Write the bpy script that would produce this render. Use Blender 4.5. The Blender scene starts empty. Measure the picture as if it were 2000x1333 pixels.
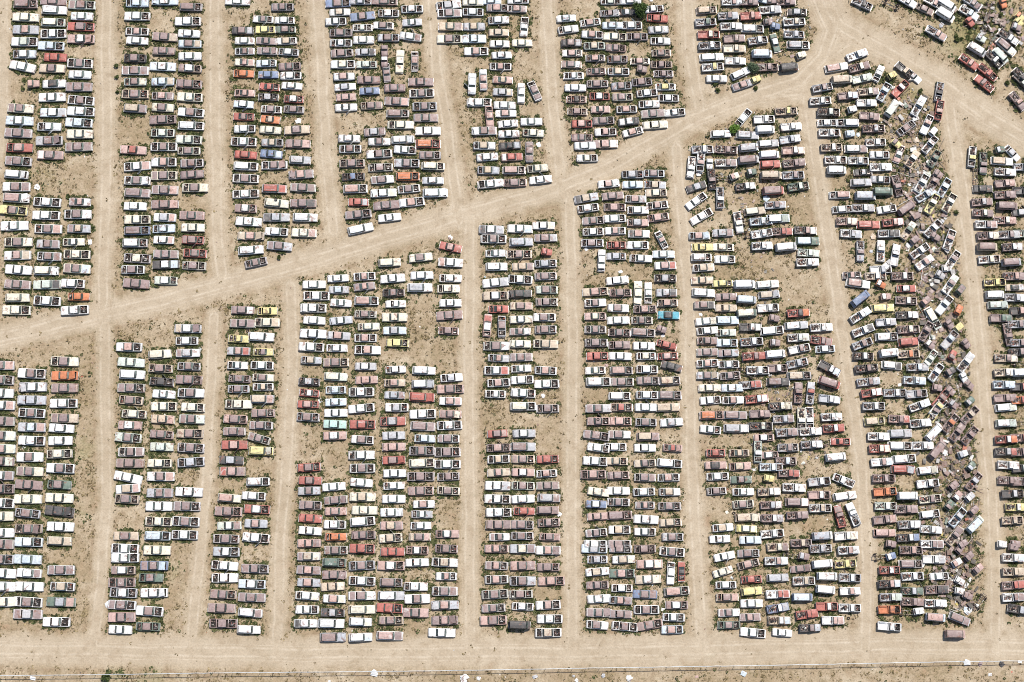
import bpy, bmesh, math, random
import numpy as np
from mathutils import Vector, Matrix, Quaternion
R_ = random.Random(7)
rng = np.random.default_rng(11)
scene = bpy.context.scene
COL = scene.collection

# ------------------------------------------------------------------ camera
W_PX, H_PX, F_PX, CAM_H = 2000.0, 1333.0, 3300.0, 366.0
NADIR = (900.0, 1290.0)
d_ = Vector(((NADIR[0]-W_PX/2)/F_PX, -(NADIR[1]-H_PX/2)/F_PX, -1.0)).normalized()
CQ = d_.rotation_difference(Vector((0, 0, -1)))
CM = np.array(CQ.to_matrix())
cam_data = bpy.data.cameras.new("camera")
cam = bpy.data.objects.new("camera", cam_data)
COL.objects.link(cam)
cam.location = (0, 0, CAM_H)
cam.rotation_mode = 'QUATERNION'
cam.rotation_quaternion = CQ
cam_data.sensor_width = 36.0
cam_data.lens = F_PX/W_PX*36.0
cam_data.clip_end = 5000
scene.camera = cam

def at(u, v, z=0.0):
    """photo pixel -> point of the yard at height z"""
    r = CQ @ Vector(((u-W_PX/2)/F_PX, -(v-H_PX/2)/F_PX, -1.0))
    t = (z-CAM_H)/r.z
    return Vector((r.x*t, r.y*t, z))

def to_px(X, Y, Z=0.0):
    P = np.stack([X, Y, np.zeros_like(X)+Z-CAM_H], -1) @ CM     # world -> camera (R^T)
    return P[..., 0]/-P[..., 2]*F_PX+W_PX/2, H_PX/2-P[..., 1]/-P[..., 2]*F_PX

# ------------------------------------------------------------------ light
wd = bpy.data.worlds.new("World"); scene.world = wd; wd.use_nodes = True
nt = wd.node_tree
bg = nt.nodes["Background"]
sky = nt.nodes.new("ShaderNodeTexSky"); sky.sky_type = 'NISHITA'; sky.sun_disc = False
SUN_EL, SUN_AZ = math.radians(62), math.atan2(.50, .865)
sky.sun_elevation = SUN_EL; sky.sun_rotation = SUN_AZ
nt.links.new(sky.outputs[0], bg.inputs[0]); bg.inputs[1].default_value = SKY_STRENGTH = 0.10
sl = bpy.data.lights.new("sun", 'SUN'); sl.energy = 4.4; sl.angle = math.radians(.5); sl.color = (1, .955, .89)
so = bpy.data.objects.new("sun", sl); COL.objects.link(so)
to_sun = Vector((math.sin(SUN_AZ)*math.cos(SUN_EL), math.cos(SUN_AZ)*math.cos(SUN_EL), math.sin(SUN_EL)))
so.rotation_mode = 'QUATERNION'; so.rotation_quaternion = to_sun.to_track_quat('Z', 'Y'); so.location = (0, 60, 300)
scene.view_settings.view_transform = 'Standard'; scene.view_settings.look = 'None'
scene.view_settings.gamma = 1; scene.view_settings.exposure = 0.24
scene.cycles.filter_width = 1.0
scene.cycles.max_bounces = 5; scene.cycles.diffuse_bounces = 2; scene.cycles.glossy_bounces = 2
scene.cycles.transparent_max_bounces = 6

# ------------------------------------------------------------------ materials
def newmat(name):
    m = bpy.data.materials.new(name); m.use_nodes = True
    t = m.node_tree
    return m, t, t.nodes["Principled BSDF"]
def N(t, kind, **kw):
    n = t.nodes.new("ShaderNode"+kind)
    for k, v in kw.items():
        if k.startswith("i_"):
            n.inputs[k[2:].replace("_", " ")].default_value = v
        else: setattr(n, k, v)
    return n
def noise(t, scale, detail=3, rough=.55, vec=None, dist=0.0):
    n = N(t, "TexNoise"); n.inputs["Scale"].default_value = scale; n.inputs["Detail"].default_value = detail
    n.inputs["Roughness"].default_value = rough; n.inputs["Distortion"].default_value = dist
    if vec is not None: t.links.new(vec, n.inputs["Vector"])
    return n.outputs["Fac"]
def ramp(t, fac, stops, mode='LINEAR'):
    r = N(t, "ValToRGB"); r.color_ramp.interpolation = mode
    el = r.color_ramp.elements
    while len(el) < len(stops): el.new(.5)
    for e, (p, c) in zip(el, stops):
        e.position = p; e.color = c if len(c) == 4 else (*c, 1)
    t.links.new(fac, r.inputs[0])
    return r.outputs[0]
def gray(v): return (v, v, v)
def mix(t, fac, a, b, blend='MIX'):
    m = N(t, "Mix"); m.data_type = 'RGBA'; m.blend_type = blend
    for s, v in ((m.inputs[0], fac), (m.inputs[6], a), (m.inputs[7], b)):
        if isinstance(v, (int, float)): s.default_value = v
        elif isinstance(v, tuple): s.default_value = (*v, 1) if len(v) == 3 else v
        else: t.links.new(v, s)
    return m.outputs[2]
def math_(t, op, a, b=0.0, clamp=False):
    m = N(t, "Math"); m.operation = op; m.use_clamp = clamp
    for s, v in ((m.inputs[0], a), (m.inputs[1], b)):
        if isinstance(v, (int, float)): s.default_value = v
        else: t.links.new(v, s)
    return m.outputs[0]
def worldpos(t): return N(t, "NewGeometry").outputs["Position"]

def paint_material(name, mass):
    m, t, b = newmat(name)
    if mass:
        src = N(t, "Attribute"); src.attribute_name = "coat"; col = src.outputs["Color"]
    else:
        src = N(t, "ObjectInfo"); col = src.outputs["Color"]
    p = worldpos(t)
    dust = noise(t, 1.6, 4, .6, p)
    col = mix(t, math_(t, 'MULTIPLY', dust, .22), col, (.55, .46, .34))        # dry dust lying on everything
    fade = ramp(t, noise(t, 2.3, 2, .5, p), [(.35, gray(.80)), (.65, gray(1.06))])
    col = mix(t, 1.0, col, fade, 'MULTIPLY')
    rust = ramp(t, noise(t, .85, 6, .68, p, .4), [(.575, gray(0)), (.625, gray(1))])
    rustcol = ramp(t, noise(t, 3.1, 3, .6, p), [(.3, (.15, .075, .055)), (.7, (.30, .155, .115))])
    col = mix(t, math_(t, 'MULTIPLY', rust, .8), col, rustcol)
    peel = ramp(t, noise(t, .62, 5, .7, p, .8), [(.63, gray(0)), (.66, gray(1))])
    col = mix(t, math_(t, 'MULTIPLY', peel, .5), col, (.62, .60, .57))
    scr = ramp(t, noise(t, 9, 3, .7, p), [(.62, gray(0)), (.72, gray(1))])
    col = mix(t, math_(t, 'MULTIPLY', scr, .35), col, (.22, .17, .15))
    t.links.new(col, b.inputs["Base Color"])
    r = ramp(t, noise(t, 1.1, 3, .6, p), [(.3, gray(.34)), (.7, gray(.72))])
    t.links.new(r, b.inputs["Roughness"])
    b.inputs["Specular IOR Level"].default_value = .35
    bump = N(t, "Bump"); bump.inputs["Strength"].default_value = .25; bump.inputs["Distance"].default_value = .05
    t.links.new(noise(t, 1.7, 2, .5, p), bump.inputs["Height"]); t.links.new(bump.outputs[0], b.inputs["Normal"])
    return m
PAINT = paint_material("weathered_car_paint", False)
PAINT_MASS = paint_material("weathered_car_paint_by_face", True)

GLASS, t, b = newmat("dusty_car_glass")
p = worldpos(t)
gl = ramp(t, noise(t, .22, 2, .5, p), [(.38, (.03, .04, .04)), (.50, (.075, .10, .095)), (.62, (.16, .20, .18))])
gl = mix(t, ramp(t, noise(t, 1.3, 4, .6, p), [(.5, gray(0)), (.7, gray(.4))]), gl, (.30, .31, .28))
t.links.new(gl, b.inputs["Base Color"])
b.inputs["Roughness"].default_value = .16
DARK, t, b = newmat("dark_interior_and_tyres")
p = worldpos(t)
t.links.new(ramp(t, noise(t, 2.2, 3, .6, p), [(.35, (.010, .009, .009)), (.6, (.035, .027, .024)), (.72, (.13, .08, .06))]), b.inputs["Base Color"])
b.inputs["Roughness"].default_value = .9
CHROME, t, b = newmat("pitted_chrome")
p = worldpos(t)
t.links.new(ramp(t, noise(t, 1.4, 3, .6, p), [(.4, (.55, .55, .55)), (.62, (.22, .17, .15))]), b.inputs["Base Color"])
b.inputs["Metallic"].default_value = .5; b.inputs["Roughness"].default_value = .45
SCRAP, t, b = newmat("mixed_scrap_metal")
p = worldpos(t)
v = N(t, "TexVoronoi"); v.inputs["Scale"].default_value = 3.4; t.links.new(p, v.inputs["Vector"])
sep = N(t, "SeparateColor"); t.links.new(v.outputs["Color"], sep.inputs[0])
t.links.new(ramp(t, sep.outputs[0], [(0, (.02, .018, .017)), (.3, (.055, .04, .034)), (.48, (.16, .085, .06)), (.64, (.27, .19, .16)), (.78, (.12, .115, .11)), (.87, (.42, .39, .34)), (.95, (.66, .64, .60)), (.985, (.38, .10, .06))], 'CONSTANT'), b.inputs["Base Color"])
b.inputs["Roughness"].default_value = .7
ENGINE, t, b = newmat("greasy_engine_parts")
p = worldpos(t)
v = N(t, "TexVoronoi"); v.inputs["Scale"].default_value = 4.0; t.links.new(p, v.inputs["Vector"])
sep = N(t, "SeparateColor"); t.links.new(v.outputs["Color"], sep.inputs[0])
t.links.new(ramp(t, sep.outputs[0], [(0, (.012, .011, .011)), (.42, (.04, .03, .027)), (.62, (.12, .07, .055)), (.78, (.19, .145, .12)), (.92, (.33, .31, .28)), (.975, (.25, .07, .05))], 'CONSTANT'), b.inputs["Base Color"])
b.inputs["Roughness"].default_value = .75
SLOTS = [PAINT, GLASS, DARK, CHROME, SCRAP, ENGINE]
SLOTS_MASS = [PAINT_MASS, GLASS, DARK, CHROME, SCRAP, ENGINE]
PA, GL, DK, CH, SC, EN = range(6)
# ------------------------------------------------------------------ shapes
class G:
    """collects faces of one part"""
    def __init__(s): s.v = []; s.f = []; s.m = []
    def quad(s, a, b, c, d, m=PA):
        k = len(s.v); s.v += [tuple(a), tuple(b), tuple(c), tuple(d)]; s.f.append((k, k+1, k+2, k+3)); s.m.append(m)
    def poly(s, pts, m=PA):
        k = len(s.v); s.v += [tuple(p) for p in pts]; s.f.append(tuple(range(k, k+len(pts)))); s.m.append(m)
    def grid(s, rows, m=PA):
        k = len(s.v); n = len(rows[0])
        for r in rows: s.v += [tuple(p) for p in r]
        for i in range(len(rows)-1):
            for j in range(n-1):
                a = k+i*n+j; s.f.append((a, a+n, a+n+1, a+1)); s.m.append(m)
    def box(s, x0, x1, y0, y1, z0, z1, m=PA, M=None):
        c = [(x, y, z) for x in (x0, x1) for y in (y0, y1) for z in (z0, z1)]
        if M is not None: c = [tuple(M @ Vector(q)) for q in c]
        k = len(s.v); s.v += c
        for f in ((0, 1, 3, 2), (4, 6, 7, 5), (0, 4, 5, 1), (2, 3, 7, 6), (0, 2, 6, 4), (1, 5, 7, 3)):
            s.f.append(tuple(k+i for i in f)); s.m.append(m)
    def cyl(s, c, r, h, axis='y', n=10, m=DK, M=None):
        k = len(s.v)
        for e in (-.5, .5):
            for i in range(n):
                a = 2*math.pi*i/n
                q = {'y': (r*math.cos(a), e*h, r*math.sin(a)), 'z': (r*math.cos(a), r*math.sin(a), e*h), 'x': (e*h, r*math.cos(a), r*math.sin(a))}[axis]
                q = Vector(q)+Vector(c)
                s.v.append(tuple(M @ q) if M is not None else tuple(q))
        for i in range(n):
            j = (i+1) % n; s.f.append((k+i, k+j, k+n+j, k+n+i)); s.m.append(m)
        s.f.append(tuple(k+i for i in range(n))[::-1]); s.m.append(m)
        s.f.append(tuple(k+n+i for i in range(n))); s.m.append(m)
    def arrays(s):
        return np.array(s.v, float), s.f, s.m
    def mesh(s, name, smooth=False):
        me = bpy.data.meshes.new(name); me.from_pydata(s.v, [], s.f)
        for m in SLOTS: me.materials.append(m)
        me.polygons.foreach_set("material_index", s.m)
        bm = bmesh.new(); bm.from_mesh(me); bmesh.ops.remove_doubles(bm, verts=bm.verts, dist=.0008)
        bmesh.ops.recalc_face_normals(bm, faces=bm.faces); bm.to_mesh(me); bm.free()
        me.update()
        return me

def hull(g, st, opens, ridge=.035, well=()):
    """st: (x, half width, top, bottom); opens[i]: None = closed top, else height of the recess floor"""
    def prof(s):
        x, w, zt, zb = s
        return [(w*.86, zb), (w*.965, zb+.10), (w, zb+.42*(zt-zb)), (w*.985, zt-.10), (w-.05, zt-.02), (w-.135, zt)]
    P = [prof(s) for s in st]
    for i in range(len(st)-1):
        xa, xb = st[i][0], st[i+1][0]
        for sgn in (1, -1):
            for k in range(5):
                a, b_, c, d = P[i][k], P[i][k+1], P[i+1][k+1], P[i+1][k]
                g.quad((xa, sgn*a[0], a[1]), (xa, sgn*b_[0], b_[1]), (xb, sgn*c[0], c[1]), (xb, sgn*d[0], d[1]))
        A, B = P[i][5], P[i+1][5]
        if opens[i] is None:
            g.grid([[(xa, -A[0], A[1]), (xa, 0, A[1]+ridge), (xa, A[0], A[1])], [(xb, -B[0], B[1]), (xb, 0, B[1]+ridge), (xb, B[0], B[1])]])
        else:
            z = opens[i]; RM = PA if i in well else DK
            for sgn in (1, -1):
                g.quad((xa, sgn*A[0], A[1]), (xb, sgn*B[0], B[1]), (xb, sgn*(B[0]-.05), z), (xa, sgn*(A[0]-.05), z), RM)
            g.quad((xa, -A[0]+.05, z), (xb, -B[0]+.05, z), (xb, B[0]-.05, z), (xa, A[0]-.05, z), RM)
    for i in range(len(st)):
        o0 = opens[i-1] if i > 0 else None
        o1 = opens[i] if i < len(opens) else None
        if o0 != o1:
            z = min(q for q in (o0, o1) if q is not None); x = st[i][0]; A = P[i][5]
            zt = max(q for q in (o0, o1) if q is not None) if None not in (o0, o1) else A[1]
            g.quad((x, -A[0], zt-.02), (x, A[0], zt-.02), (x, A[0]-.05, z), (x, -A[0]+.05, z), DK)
    for i in (0, len(st)-1):
        x = st[i][0]
        g.poly([(x, a[0], a[1]) for a in P[i]]+[(x, 0, P[i][5][1]+ridge)]+[(x, -a[0], a[1]) for a in P[i][::-1]])

def wheels(g, xs, y, r=.33, w=.2):
    for x in xs:
        for sg in (1, -1):
            g.cyl((x, sg*y, r), r, w, 'y', 10, DK)
            g.cyl((x, sg*(y+w*.5+.006), r), r*.52, .02, 'y', 8, CH)

def panel(x0, x1, w0, w1, z0, z1, crown=.035, t=.03, over=.015, nx=4, crease=.0):
    """a lid: crowned sheet with folded edges"""
    g = G(); rows = []
    for i in range(nx+1):
        f = i/nx; x = x0-over+(x1-x0+2*over)*f; w = w0+(w1-w0)*f+over; z = z0+(z1-z0)*f+.012+.02*math.sin(math.pi*f)
        rows.append([(x, w*q, z+crown*(1-q*q)+(crease if abs(q) < .2 else 0)) for q in (-1, -.62, -.15, .15, .62, 1)])
    g.grid(rows)
    for a, b_ in ((rows[0][::-1], None), (rows[-1], None), ([r[0] for r in rows], None), ([r[-1] for r in rows][::-1], None)):
        g.grid([a, [(q[0], q[1], q[2]-t) for q in a]])
    return g

def roofpart(r0, r1, wr, z, b0, b1, wb, zb, crown=.05, cp=.3, ribs=0, mid=True, rear_open=False):
    """roof skin and its pillars"""
    g = G(); rows = []
    for i in range(6):
        f = i/5; x = r0+(r1-r0)*f; e = 1-.07*abs(2*f-1)**3
        rows.append([(x, wr*e*q, z+crown*(1-q**2)*(.55+.45*math.sin(math.pi*f))-(.018 if abs(q) > .9 else 0)) for q in (-1, -.86, -.4, 0, .4, .86, 1)])
    g.grid(rows)
    for a in (rows[0][::-1], rows[-1], [r[0] for r in rows], [r[-1] for r in rows][::-1]):
        g.grid([a, [(q[0], q[1]*1.02, q[2]-.055) for q in a]])
    zr = z-.05
    for sg in (1, -1):
        y0, y1 = sg*wb, sg*wr*.95
        g.quad((b1, y0, zb), (b1-.09, y0, zb), (r1-.05, y1, zr), (r1+.01, y1, zr))               # front pillar
        g.quad((b0, y0, zb), (b0+cp*1.25, y0, zb), (r0+cp, y1*1.02, zr), (r0, y1, zr))            # rear pillar
        if mid:
            xm = .5*(b0+b1)-.02; g.quad((xm-.05, y0, zb), (xm+.05, y0, zb), (xm+.05, y1*1.04, zr), (xm-.05, y1*1.04, zr))
    for k in range(ribs):
        y = wr*(-.6+1.2*k/(ribs-1)); g.box(r0+.25, r1-.45, y-.015, y+.015, z+crown*.6, z+crown+.03, CH if k in (0, ribs-1) else PA)
    return g
def glasspart(xb, wb, zb, xt, wt, zt, bulge):
    g = G(); rows = []
    for f in (0, .13, .5, .9, 1):
        x = xb+(xt-xb)*f; w = wb+(wt-wb)*f; z = zb+(zt-zb)*f
        rows.append([(x+bulge*(1-q*q), w*q, z+.02*math.sin(math.pi*f)) for q in (-1, -.9, 0, .9, 1)])
    g.grid(rows[:2], DK); g.grid(rows[3:], DK)
    for a_, b_ in zip(rows[1:3], rows[2:4]):
        g.grid([a_[:2], b_[:2]], DK); g.grid([a_[1:4], b_[1:4]], GL); g.grid([a_[3:], b_[3:]], DK)
    return g
def sideglass(g, b0, b1, wb, zb, r0, r1, wr, zr, cp=.3):
    for sg in (1, -1):
        g.quad((b0+cp*1.25, sg*(wb-.012), zb), (b1-.09, sg*(wb-.012), zb), (r1-.06, sg*(wr*.95-.012), zr), (r0+cp, sg*(wr*.98-.012), zr), GL)

def clutter(x0, x1, y0, y1, z0, zmax, n, seed, mat):
    r = random.Random(seed); g = G()
    for _ in range(n):
        M = Matrix.Translation((r.uniform(x0, x1), r.uniform(y0, y1), z0+r.uniform(.02, zmax))) @ Matrix.Rotation(r.uniform(0, 6.28), 4, 'Z') @ Matrix.Rotation(r.uniform(-.5, .5), 4, 'X') @ Matrix.Rotation(r.uniform(-.5, .5), 4, 'Y')
        k = r.random()
        if k < .5: a, b_, c = r.uniform(.12, .45), r.uniform(.04, .22), r.uniform(.015, .09)
        elif k < .8: a, b_, c = r.uniform(.2, .75), r.uniform(.03, .06), r.uniform(.02, .05)
        else:
            g.cyl((0, 0, 0), r.uniform(.1, .3), r.uniform(.06, .18), 'z', 9, mat, M); continue
        g.box(-a, a, -b_, b_, -c, c, mat, M)
    return g

def engine(x0, x1, w, z, seed):
    r = random.Random(seed); g = clutter(x0+.1, x1-.1, -w+.12, w-.12, z, .22, 9, seed, EN)
    xm = (x0+x1)/2-.05
    if r.random() < .8:
        g.box(xm-.38, xm+.3, -.24, .24, z, z+.26, EN); g.cyl((xm-.02, 0, z+.31), .21, .09, 'z', 12, EN)
        g.box(xm-.3, xm+.24, -.36, -.25, z+.1, z+.24, CH); g.box(xm-.3, xm+.24, .25, .36, z+.1, z+.24, EN)
    if r.random() < .7: g.box(x1-.16, x1-.06, -w*.62, w*.62, z, z+.30, EN)
    g.box(x0+.08, x0+.3, w*.45, w*.8, z, z+.24, SC)
    return g

PROTO = {}
def sedan_proto(key, L, W, wz, tr, cab, hd, roof, cp=.32, rise=.50, mid=True, wag=False, ribs=0):
    """cab/hd/tr: (start, end) of each opening as shares of the length from the rear; roof: share range of the roof skin"""
    h = W/2; X = lambda f: (f-.5)*L
    belt = .86+wz; g = G()
    st = [(X(0), h*.90, belt-.14, .42), (X(.012), h*.95, belt-.05, .30), (X(tr[0]), h*.985, belt-.01, .26), (X(tr[1]), h, belt+.01, .24),
          (X(cab[0]), h, belt+.015, .22), (X(.5), h, belt, .22), (X(cab[1]), h, belt+.005, .22), (X(hd[0]), h*.995, belt, .24), (X(hd[1]), h*.965, belt-.06, .27), (X(.988), h*.95, belt-.09, .30), (X(1), h*.90, belt-.17, .42)]
    if wag: opens = [None, None, .52, .52, .52, .52, None, .38, None, None]
    else: opens = [None, None, .46, None, .40, .40, None, .38, None, None]
    hull(g, st, opens)
    for s_, x in ((-1, X(0)), (1, X(1))):                                             # bumpers
        g.box(min(x+s_*.02, x+s_*.12), max(x+s_*.02, x+s_*.12), -h*.93, h*.93, .38, .52, CH)
    wheels(g, (X(.19), X(.80)), h-.14)
    r0, r1 = X(roof[0]), X(roof[1]); wr = h-.215; wb = h-.125; z = belt+rise; b0, b1 = X(cab[0]), X(cab[1])
    if wag: b0 = X(tr[0])
    sideglass(g, b0, b1, wb, belt+.005, r0, r1, wr, z-.05, cp)
    if not wag:                                                                        # seats
        for xa in (X(cab[0])+.35, X(.5)+.10): g.box(xa, xa+.42, -h+.3, h-.3, .4, .62, SC); g.box(xa-.1, xa+.06, -h+.3, h-.3, .42, .98, SC)
    P = {'body': g.mesh('body')}
    P['roof'] = roofpart(r0, r1, wr, z, b0, b1, wb, belt, cp=cp, mid=mid, ribs=ribs).mesh('roof')
    P['windshield'] = glasspart(b1+.0, wb-.02, belt+.01, r1+.01, wr*.93, z-.045, .10).mesh('windshield')
    P['rear_window'] = glasspart(b0, wb-.05, belt+.01, r0-.01, wr*.92, z-.045, -.06).mesh('rear_window')
    P['hood'] = panel(X(hd[0]), X(hd[1]), st[7][1]-.135, st[8][1]-.135, belt, belt-.06, crease=.012).mesh('hood')
    if not wag: P['trunk_lid'] = panel(X(tr[0]), X(tr[1]), st[2][1]-.135, st[3][1]-.135, belt-.01, belt+.01).mesh('trunk_lid')
    for k in range(4): P['engine%d' % k] = engine(X(hd[0]), X(hd[1]), st[7][1]-.2, .40, 10+k).mesh('engine')
    if not wag:
        for k in range(3): P['junk%d' % k] = clutter(X(tr[0])+.15, X(tr[1])-.12, -h+.35, h-.35, .46, .22, 7, 40+k, SC).mesh('boot_junk')
    for sg in (0, 1):                                                                  # a door swung open
        dg = G(); y = (h-.03)*(1 if sg else -1); a = math.radians(48)*(1 if sg else -1)
        M = Matrix.Translation((X(cab[1])-.12, y, 0)) @ Matrix.Rotation(-a, 4, 'Z')
        dg.box(-1.15, 0, -.045, .045, .34, belt, PA, M); dg.box(-1.0, -.1, -.02, .02, belt, belt+.36, GL, M)
        P['door%d' % sg] = dg.mesh('door')
    P['dim'] = (L, W, belt); PROTO[key] = P
sedan_proto('s0', 5.45, 1.98, 0, (.045, .235), (.265, .675), (.70, .955), (.335, .615))
sedan_proto('s1', 5.40, 1.98, 0, (.045, .25), (.275, .665), (.695, .955), (.365, .60), cp=.48, mid=False)
sedan_proto('m0', 4.78, 1.84, 0, (.045, .22), (.25, .68), (.71, .95), (.325, .61))
sedan_proto('m1', 4.72, 1.82, -.02, (.05, .235), (.265, .67), (.70, .95), (.36, .595), cp=.45, mid=False)
sedan_proto('m2', 4.74, 1.84, .02, (.04, .20), (.225, .68), (.71, .95), (.285, .61))
sedan_proto('c0', 4.25, 1.66, 0, (.05, .19), (.22, .695), (.725, .94), (.30, .615))
sedan_proto('c1', 4.15, 1.66, -.03, (.05, .22), (.245, .685), (.715, .94), (.40, .60), cp=.55, mid=False, rise=.42)
sedan_proto('w0', 5.30, 1.96, .02, (.03, .05), (.06, .675), (.70, .955), (.075, .605), wag=True, ribs=4, cp=.14)
sedan_proto('w1', 4.75, 1.84, .06, (.03, .05), (.06, .68), (.71, .955), (.075, .62), wag=True, cp=.14, rise=.56)

def truck_proto(key, L, W, bed, cab, hd, roof, cabonly=False):
    h = W/2; X = lambda f: (f-.5)*L; g = G(); belt = 1.10
    if cabonly:
        st = [(X(0), h*.93, belt+.08, .55), (X(.02), h*.95, belt+.1, .5), (X(cab[0]), h*.95, belt+.1, .5), (X(cab[1]), h*.95, belt+.05, .45), (X(hd[0]), h*.93, belt, .45), (X(hd[1]), h*.86, belt-.08, .5), (X(1), h*.8, belt-.16, .6)]
        hull(g, st, [None, None, .6, None, .6, None])
        wheels(g, (X(.82),), h-.14, .36, .22)
    else:
        st = [(X(0), h*.98, belt, .5), (X(.018), h, belt, .48), (X(bed[1]), h, belt, .48), (X(bed[1])+.05, h*.97, belt, .48), (X(cab[0]), h*.97, belt+.05, .46), (X(cab[1]), h*.97, belt+.03, .44), (X(hd[0]), h*.97, belt, .44), (X(hd[1]), h*.93, belt-.06, .48), (X(1), h*.88, belt-.16, .55)]
        hull(g, st, [None, .70, None, None, .62, None, .55, None], ridge=.02, well=(1,))
        g.box(X(bed[0])+.2, X(bed[1])-.25, -h+.17, -h+.38, .70, .93, PA); g.box(X(bed[0])+.2, X(bed[1])-.25, h-.38, h-.17, .70, .93, PA)
        for s_, x in ((-1, X(0)), (1, X(1))): g.box(min(x+s_*.02, x+s_*.13), max(x+s_*.02, x+s_*.13), -h*.92, h*.92, .5, .68, CH)
        wheels(g, (X(.2), X(.82)), h-.15, .37, .23)
    r0, r1 = X(roof[0]), X(roof[1]); wr = h-.22; wb = h-.14; z = belt+.62; b0, b1 = X(cab[0]), X(cab[1])
    sideglass(g, b0, b1, wb, belt+.06, r0, r1, wr, z-.05, .1)
    g.box(X(cab[0])+.12, X(cab[0])+.55, -h+.3, h-.3, .62, .95, SC)
    P = {'body': g.mesh('body')}
    P['roof'] = roofpart(r0, r1, wr, z, b0, b1, wb, belt+.04, cp=.1, mid=False, crown=.04).mesh('roof')
    P['windshield'] = glasspart(b1, wb-.02, belt+.05, r1+.01, wr*.94, z-.045, .08).mesh('windshield')
    P['rear_window'] = glasspart(b0, wb-.05, belt+.06, r0-.01, wr*.92, z-.05, -.02).mesh('rear_window')
    i = 4 if cabonly else 6
    P['hood'] = panel(X(hd[0]), X(hd[1]), st[i][1]-.135, st[i+1][1]-.135, st[i][2], st[i+1][2], crown=.06, crease=.015).mesh('hood')
    for k in range(4): P['engine%d' % k] = engine(X(hd[0]), X(hd[1]), st[i][1]-.2, .58, 60+k).mesh('engine')
    if not cabonly:
        for k in range(6):
            P['scrap%d' % k] = clutter(X(bed[0])+.3, X(bed[1])-.3, -h+.4, h-.4, .70, .16+.07*k, 8+7*k, 80+k, SC).mesh('bed_scrap')
    P['dim'] = (L, W, belt); PROTO[key] = P
truck_proto('p0', 5.05, 1.96, (.018, .445), (.475, .70), (.73, .96), (.50, .655))
truck_proto('p1', 4.75, 1.90, (.018, .42), (.45, .70), (.735, .96), (.475, .65))
truck_proto('q0', 2.55, 1.85, (0, 0), (.06, .50), (.56, .93), (.10, .42), True)

def van_proto(key, L, W, Hh):
    h = W/2; X = lambda f: (f-.5)*L; g = G(); belt = 1.12
    st = [(X(0), h*.94, belt, .45), (X(.015), h*.98, belt, .4), (X(.3), h, belt, .36), (X(.6), h, belt, .36), (X(.87), h, belt-.02, .36), (X(.975), h*.95, belt-.15, .4), (X(1), h*.88, belt-.24, .5)]
    hull(g, st, [None]*6, ridge=.03)
    up = G()
    wr = h-.15; rows = []
    for i in range(7):
        f = i/6; x = X(.045)+(X(.80)-X(.045))*f; e = 1-.04*abs(2*f-1)**4
        rows.append([(x, wr*e*q, Hh+.07*(1-q*q)-(.03 if abs(q) > .9 else 0)) for q in (-1, -.9, -.45, 0, .45, .9, 1)])
    up.grid(rows)
    for sg, j in ((1, 6), (-1, 0)):
        up.grid([[r[j] for r in rows], [(X(.02)+(X(.88)-X(.02))*i/6, sg*(h-.07), belt-.01) for i in range(7)]])
        for f0, f1 in ((.10, .30), (.34, .54), (.60, .80)):
            up.quad(*[(X(.02+.84*f), sg*(h-.07-.085*s_+.012), belt-.01+(Hh-belt)*s_) for f, s_ in ((f0, .38), (f1, .38), (f1*.985, .84), (f0, .84))], GL)
    up.grid([rows[0], [(X(.018), (h-.07)*q, belt-.01) for q in (-1, -.9, -.45, 0, .45, .9, 1)]])
    for sg in (1, -1):
        up.quad(*[(X(.030-.012*s_+.0)-.015+.055*s_, sg*y, belt+(Hh-belt)*(.35+.5*s_)) for y, s_ in ((.1, 0), (h-.28, 0), (h-.3, 1), (.1, 1))], GL)
    wheels(g, (X(.2), X(.80)), h-.14, .34, .2)
    for s_, x in ((-1, X(0)), (1, X(1))): g.box(min(x+s_*.02, x+s_*.12), max(x+s_*.02, x+s_*.12), -h*.92, h*.92, .42, .56, CH)
    P = {'body': g.mesh('body'), 'roof': up.mesh('roof')}
    P['windshield'] = glasspart(X(.885), h-.16, belt+.02, X(.80)+.012, wr*.93, Hh-.06, .10).mesh('windshield')
    P['dim'] = (L, W, belt); PROTO[key] = P
van_proto('v0', 4.75, 1.92, 1.98)
van_proto('v1', 4.45, 1.84, 1.90)

def chassis():
    g = G()
    for y in (-.42, .42): g.box(-2.3, 2.3, y-.05, y+.05, .5, .64, SC)
    for x in (-2.2, -1.2, -.2, .9, 2.1): g.box(x-.05, x+.05, -.37, .37, .52, .60, SC)
    P = {'frame': g.mesh('frame')}
    a = G()
    a.cyl((0, 0, .40), .07, 1.5, 'y', 8, DK)
    for sg in (1, -1): a.cyl((0, sg*.78, .38), .37, .22, 'y', 12, DK); a.cyl((0, sg*.90, .38), .19, .02, 'y', 8, SC)
    P['axle'] = a.mesh('axle'); PROTO['n0'] = P
chassis()
def sheets():
    for k in range(5):
        r = random.Random(300+k); g = G()
        for q in range(1+(k > 1)):
            a, b_ = r.uniform(.55, .85), r.uniform(.45, .7)
            M = Matrix.Translation((r.uniform(-.3, .3)*q, r.uniform(-.6, .6)*q, .12+.12*q)) @ Matrix.Rotation(r.uniform(-.4, .4)+q*1.1, 4, 'Z') @ Matrix.Rotation(r.uniform(-.14, .14), 4, 'X') @ Matrix.Rotation(r.uniform(-.14, .14), 4, 'Y')
            for dz in (0, -.025):
                g.grid([[tuple(M @ Vector((a*u*(1-.18*(v > .5)), b_*v, .1*(1-u*u)+dz+.03*math.sin(3*v+k)))) for v in (-1, -.3, .4, 1)] for u in (-1, -.5, 0, .5, 1)])
        PROTO['j%d' % k] = {'sheet': g.mesh('body_panel')}
sheets()
tg = G(); n_ = 18
ring = []
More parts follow.
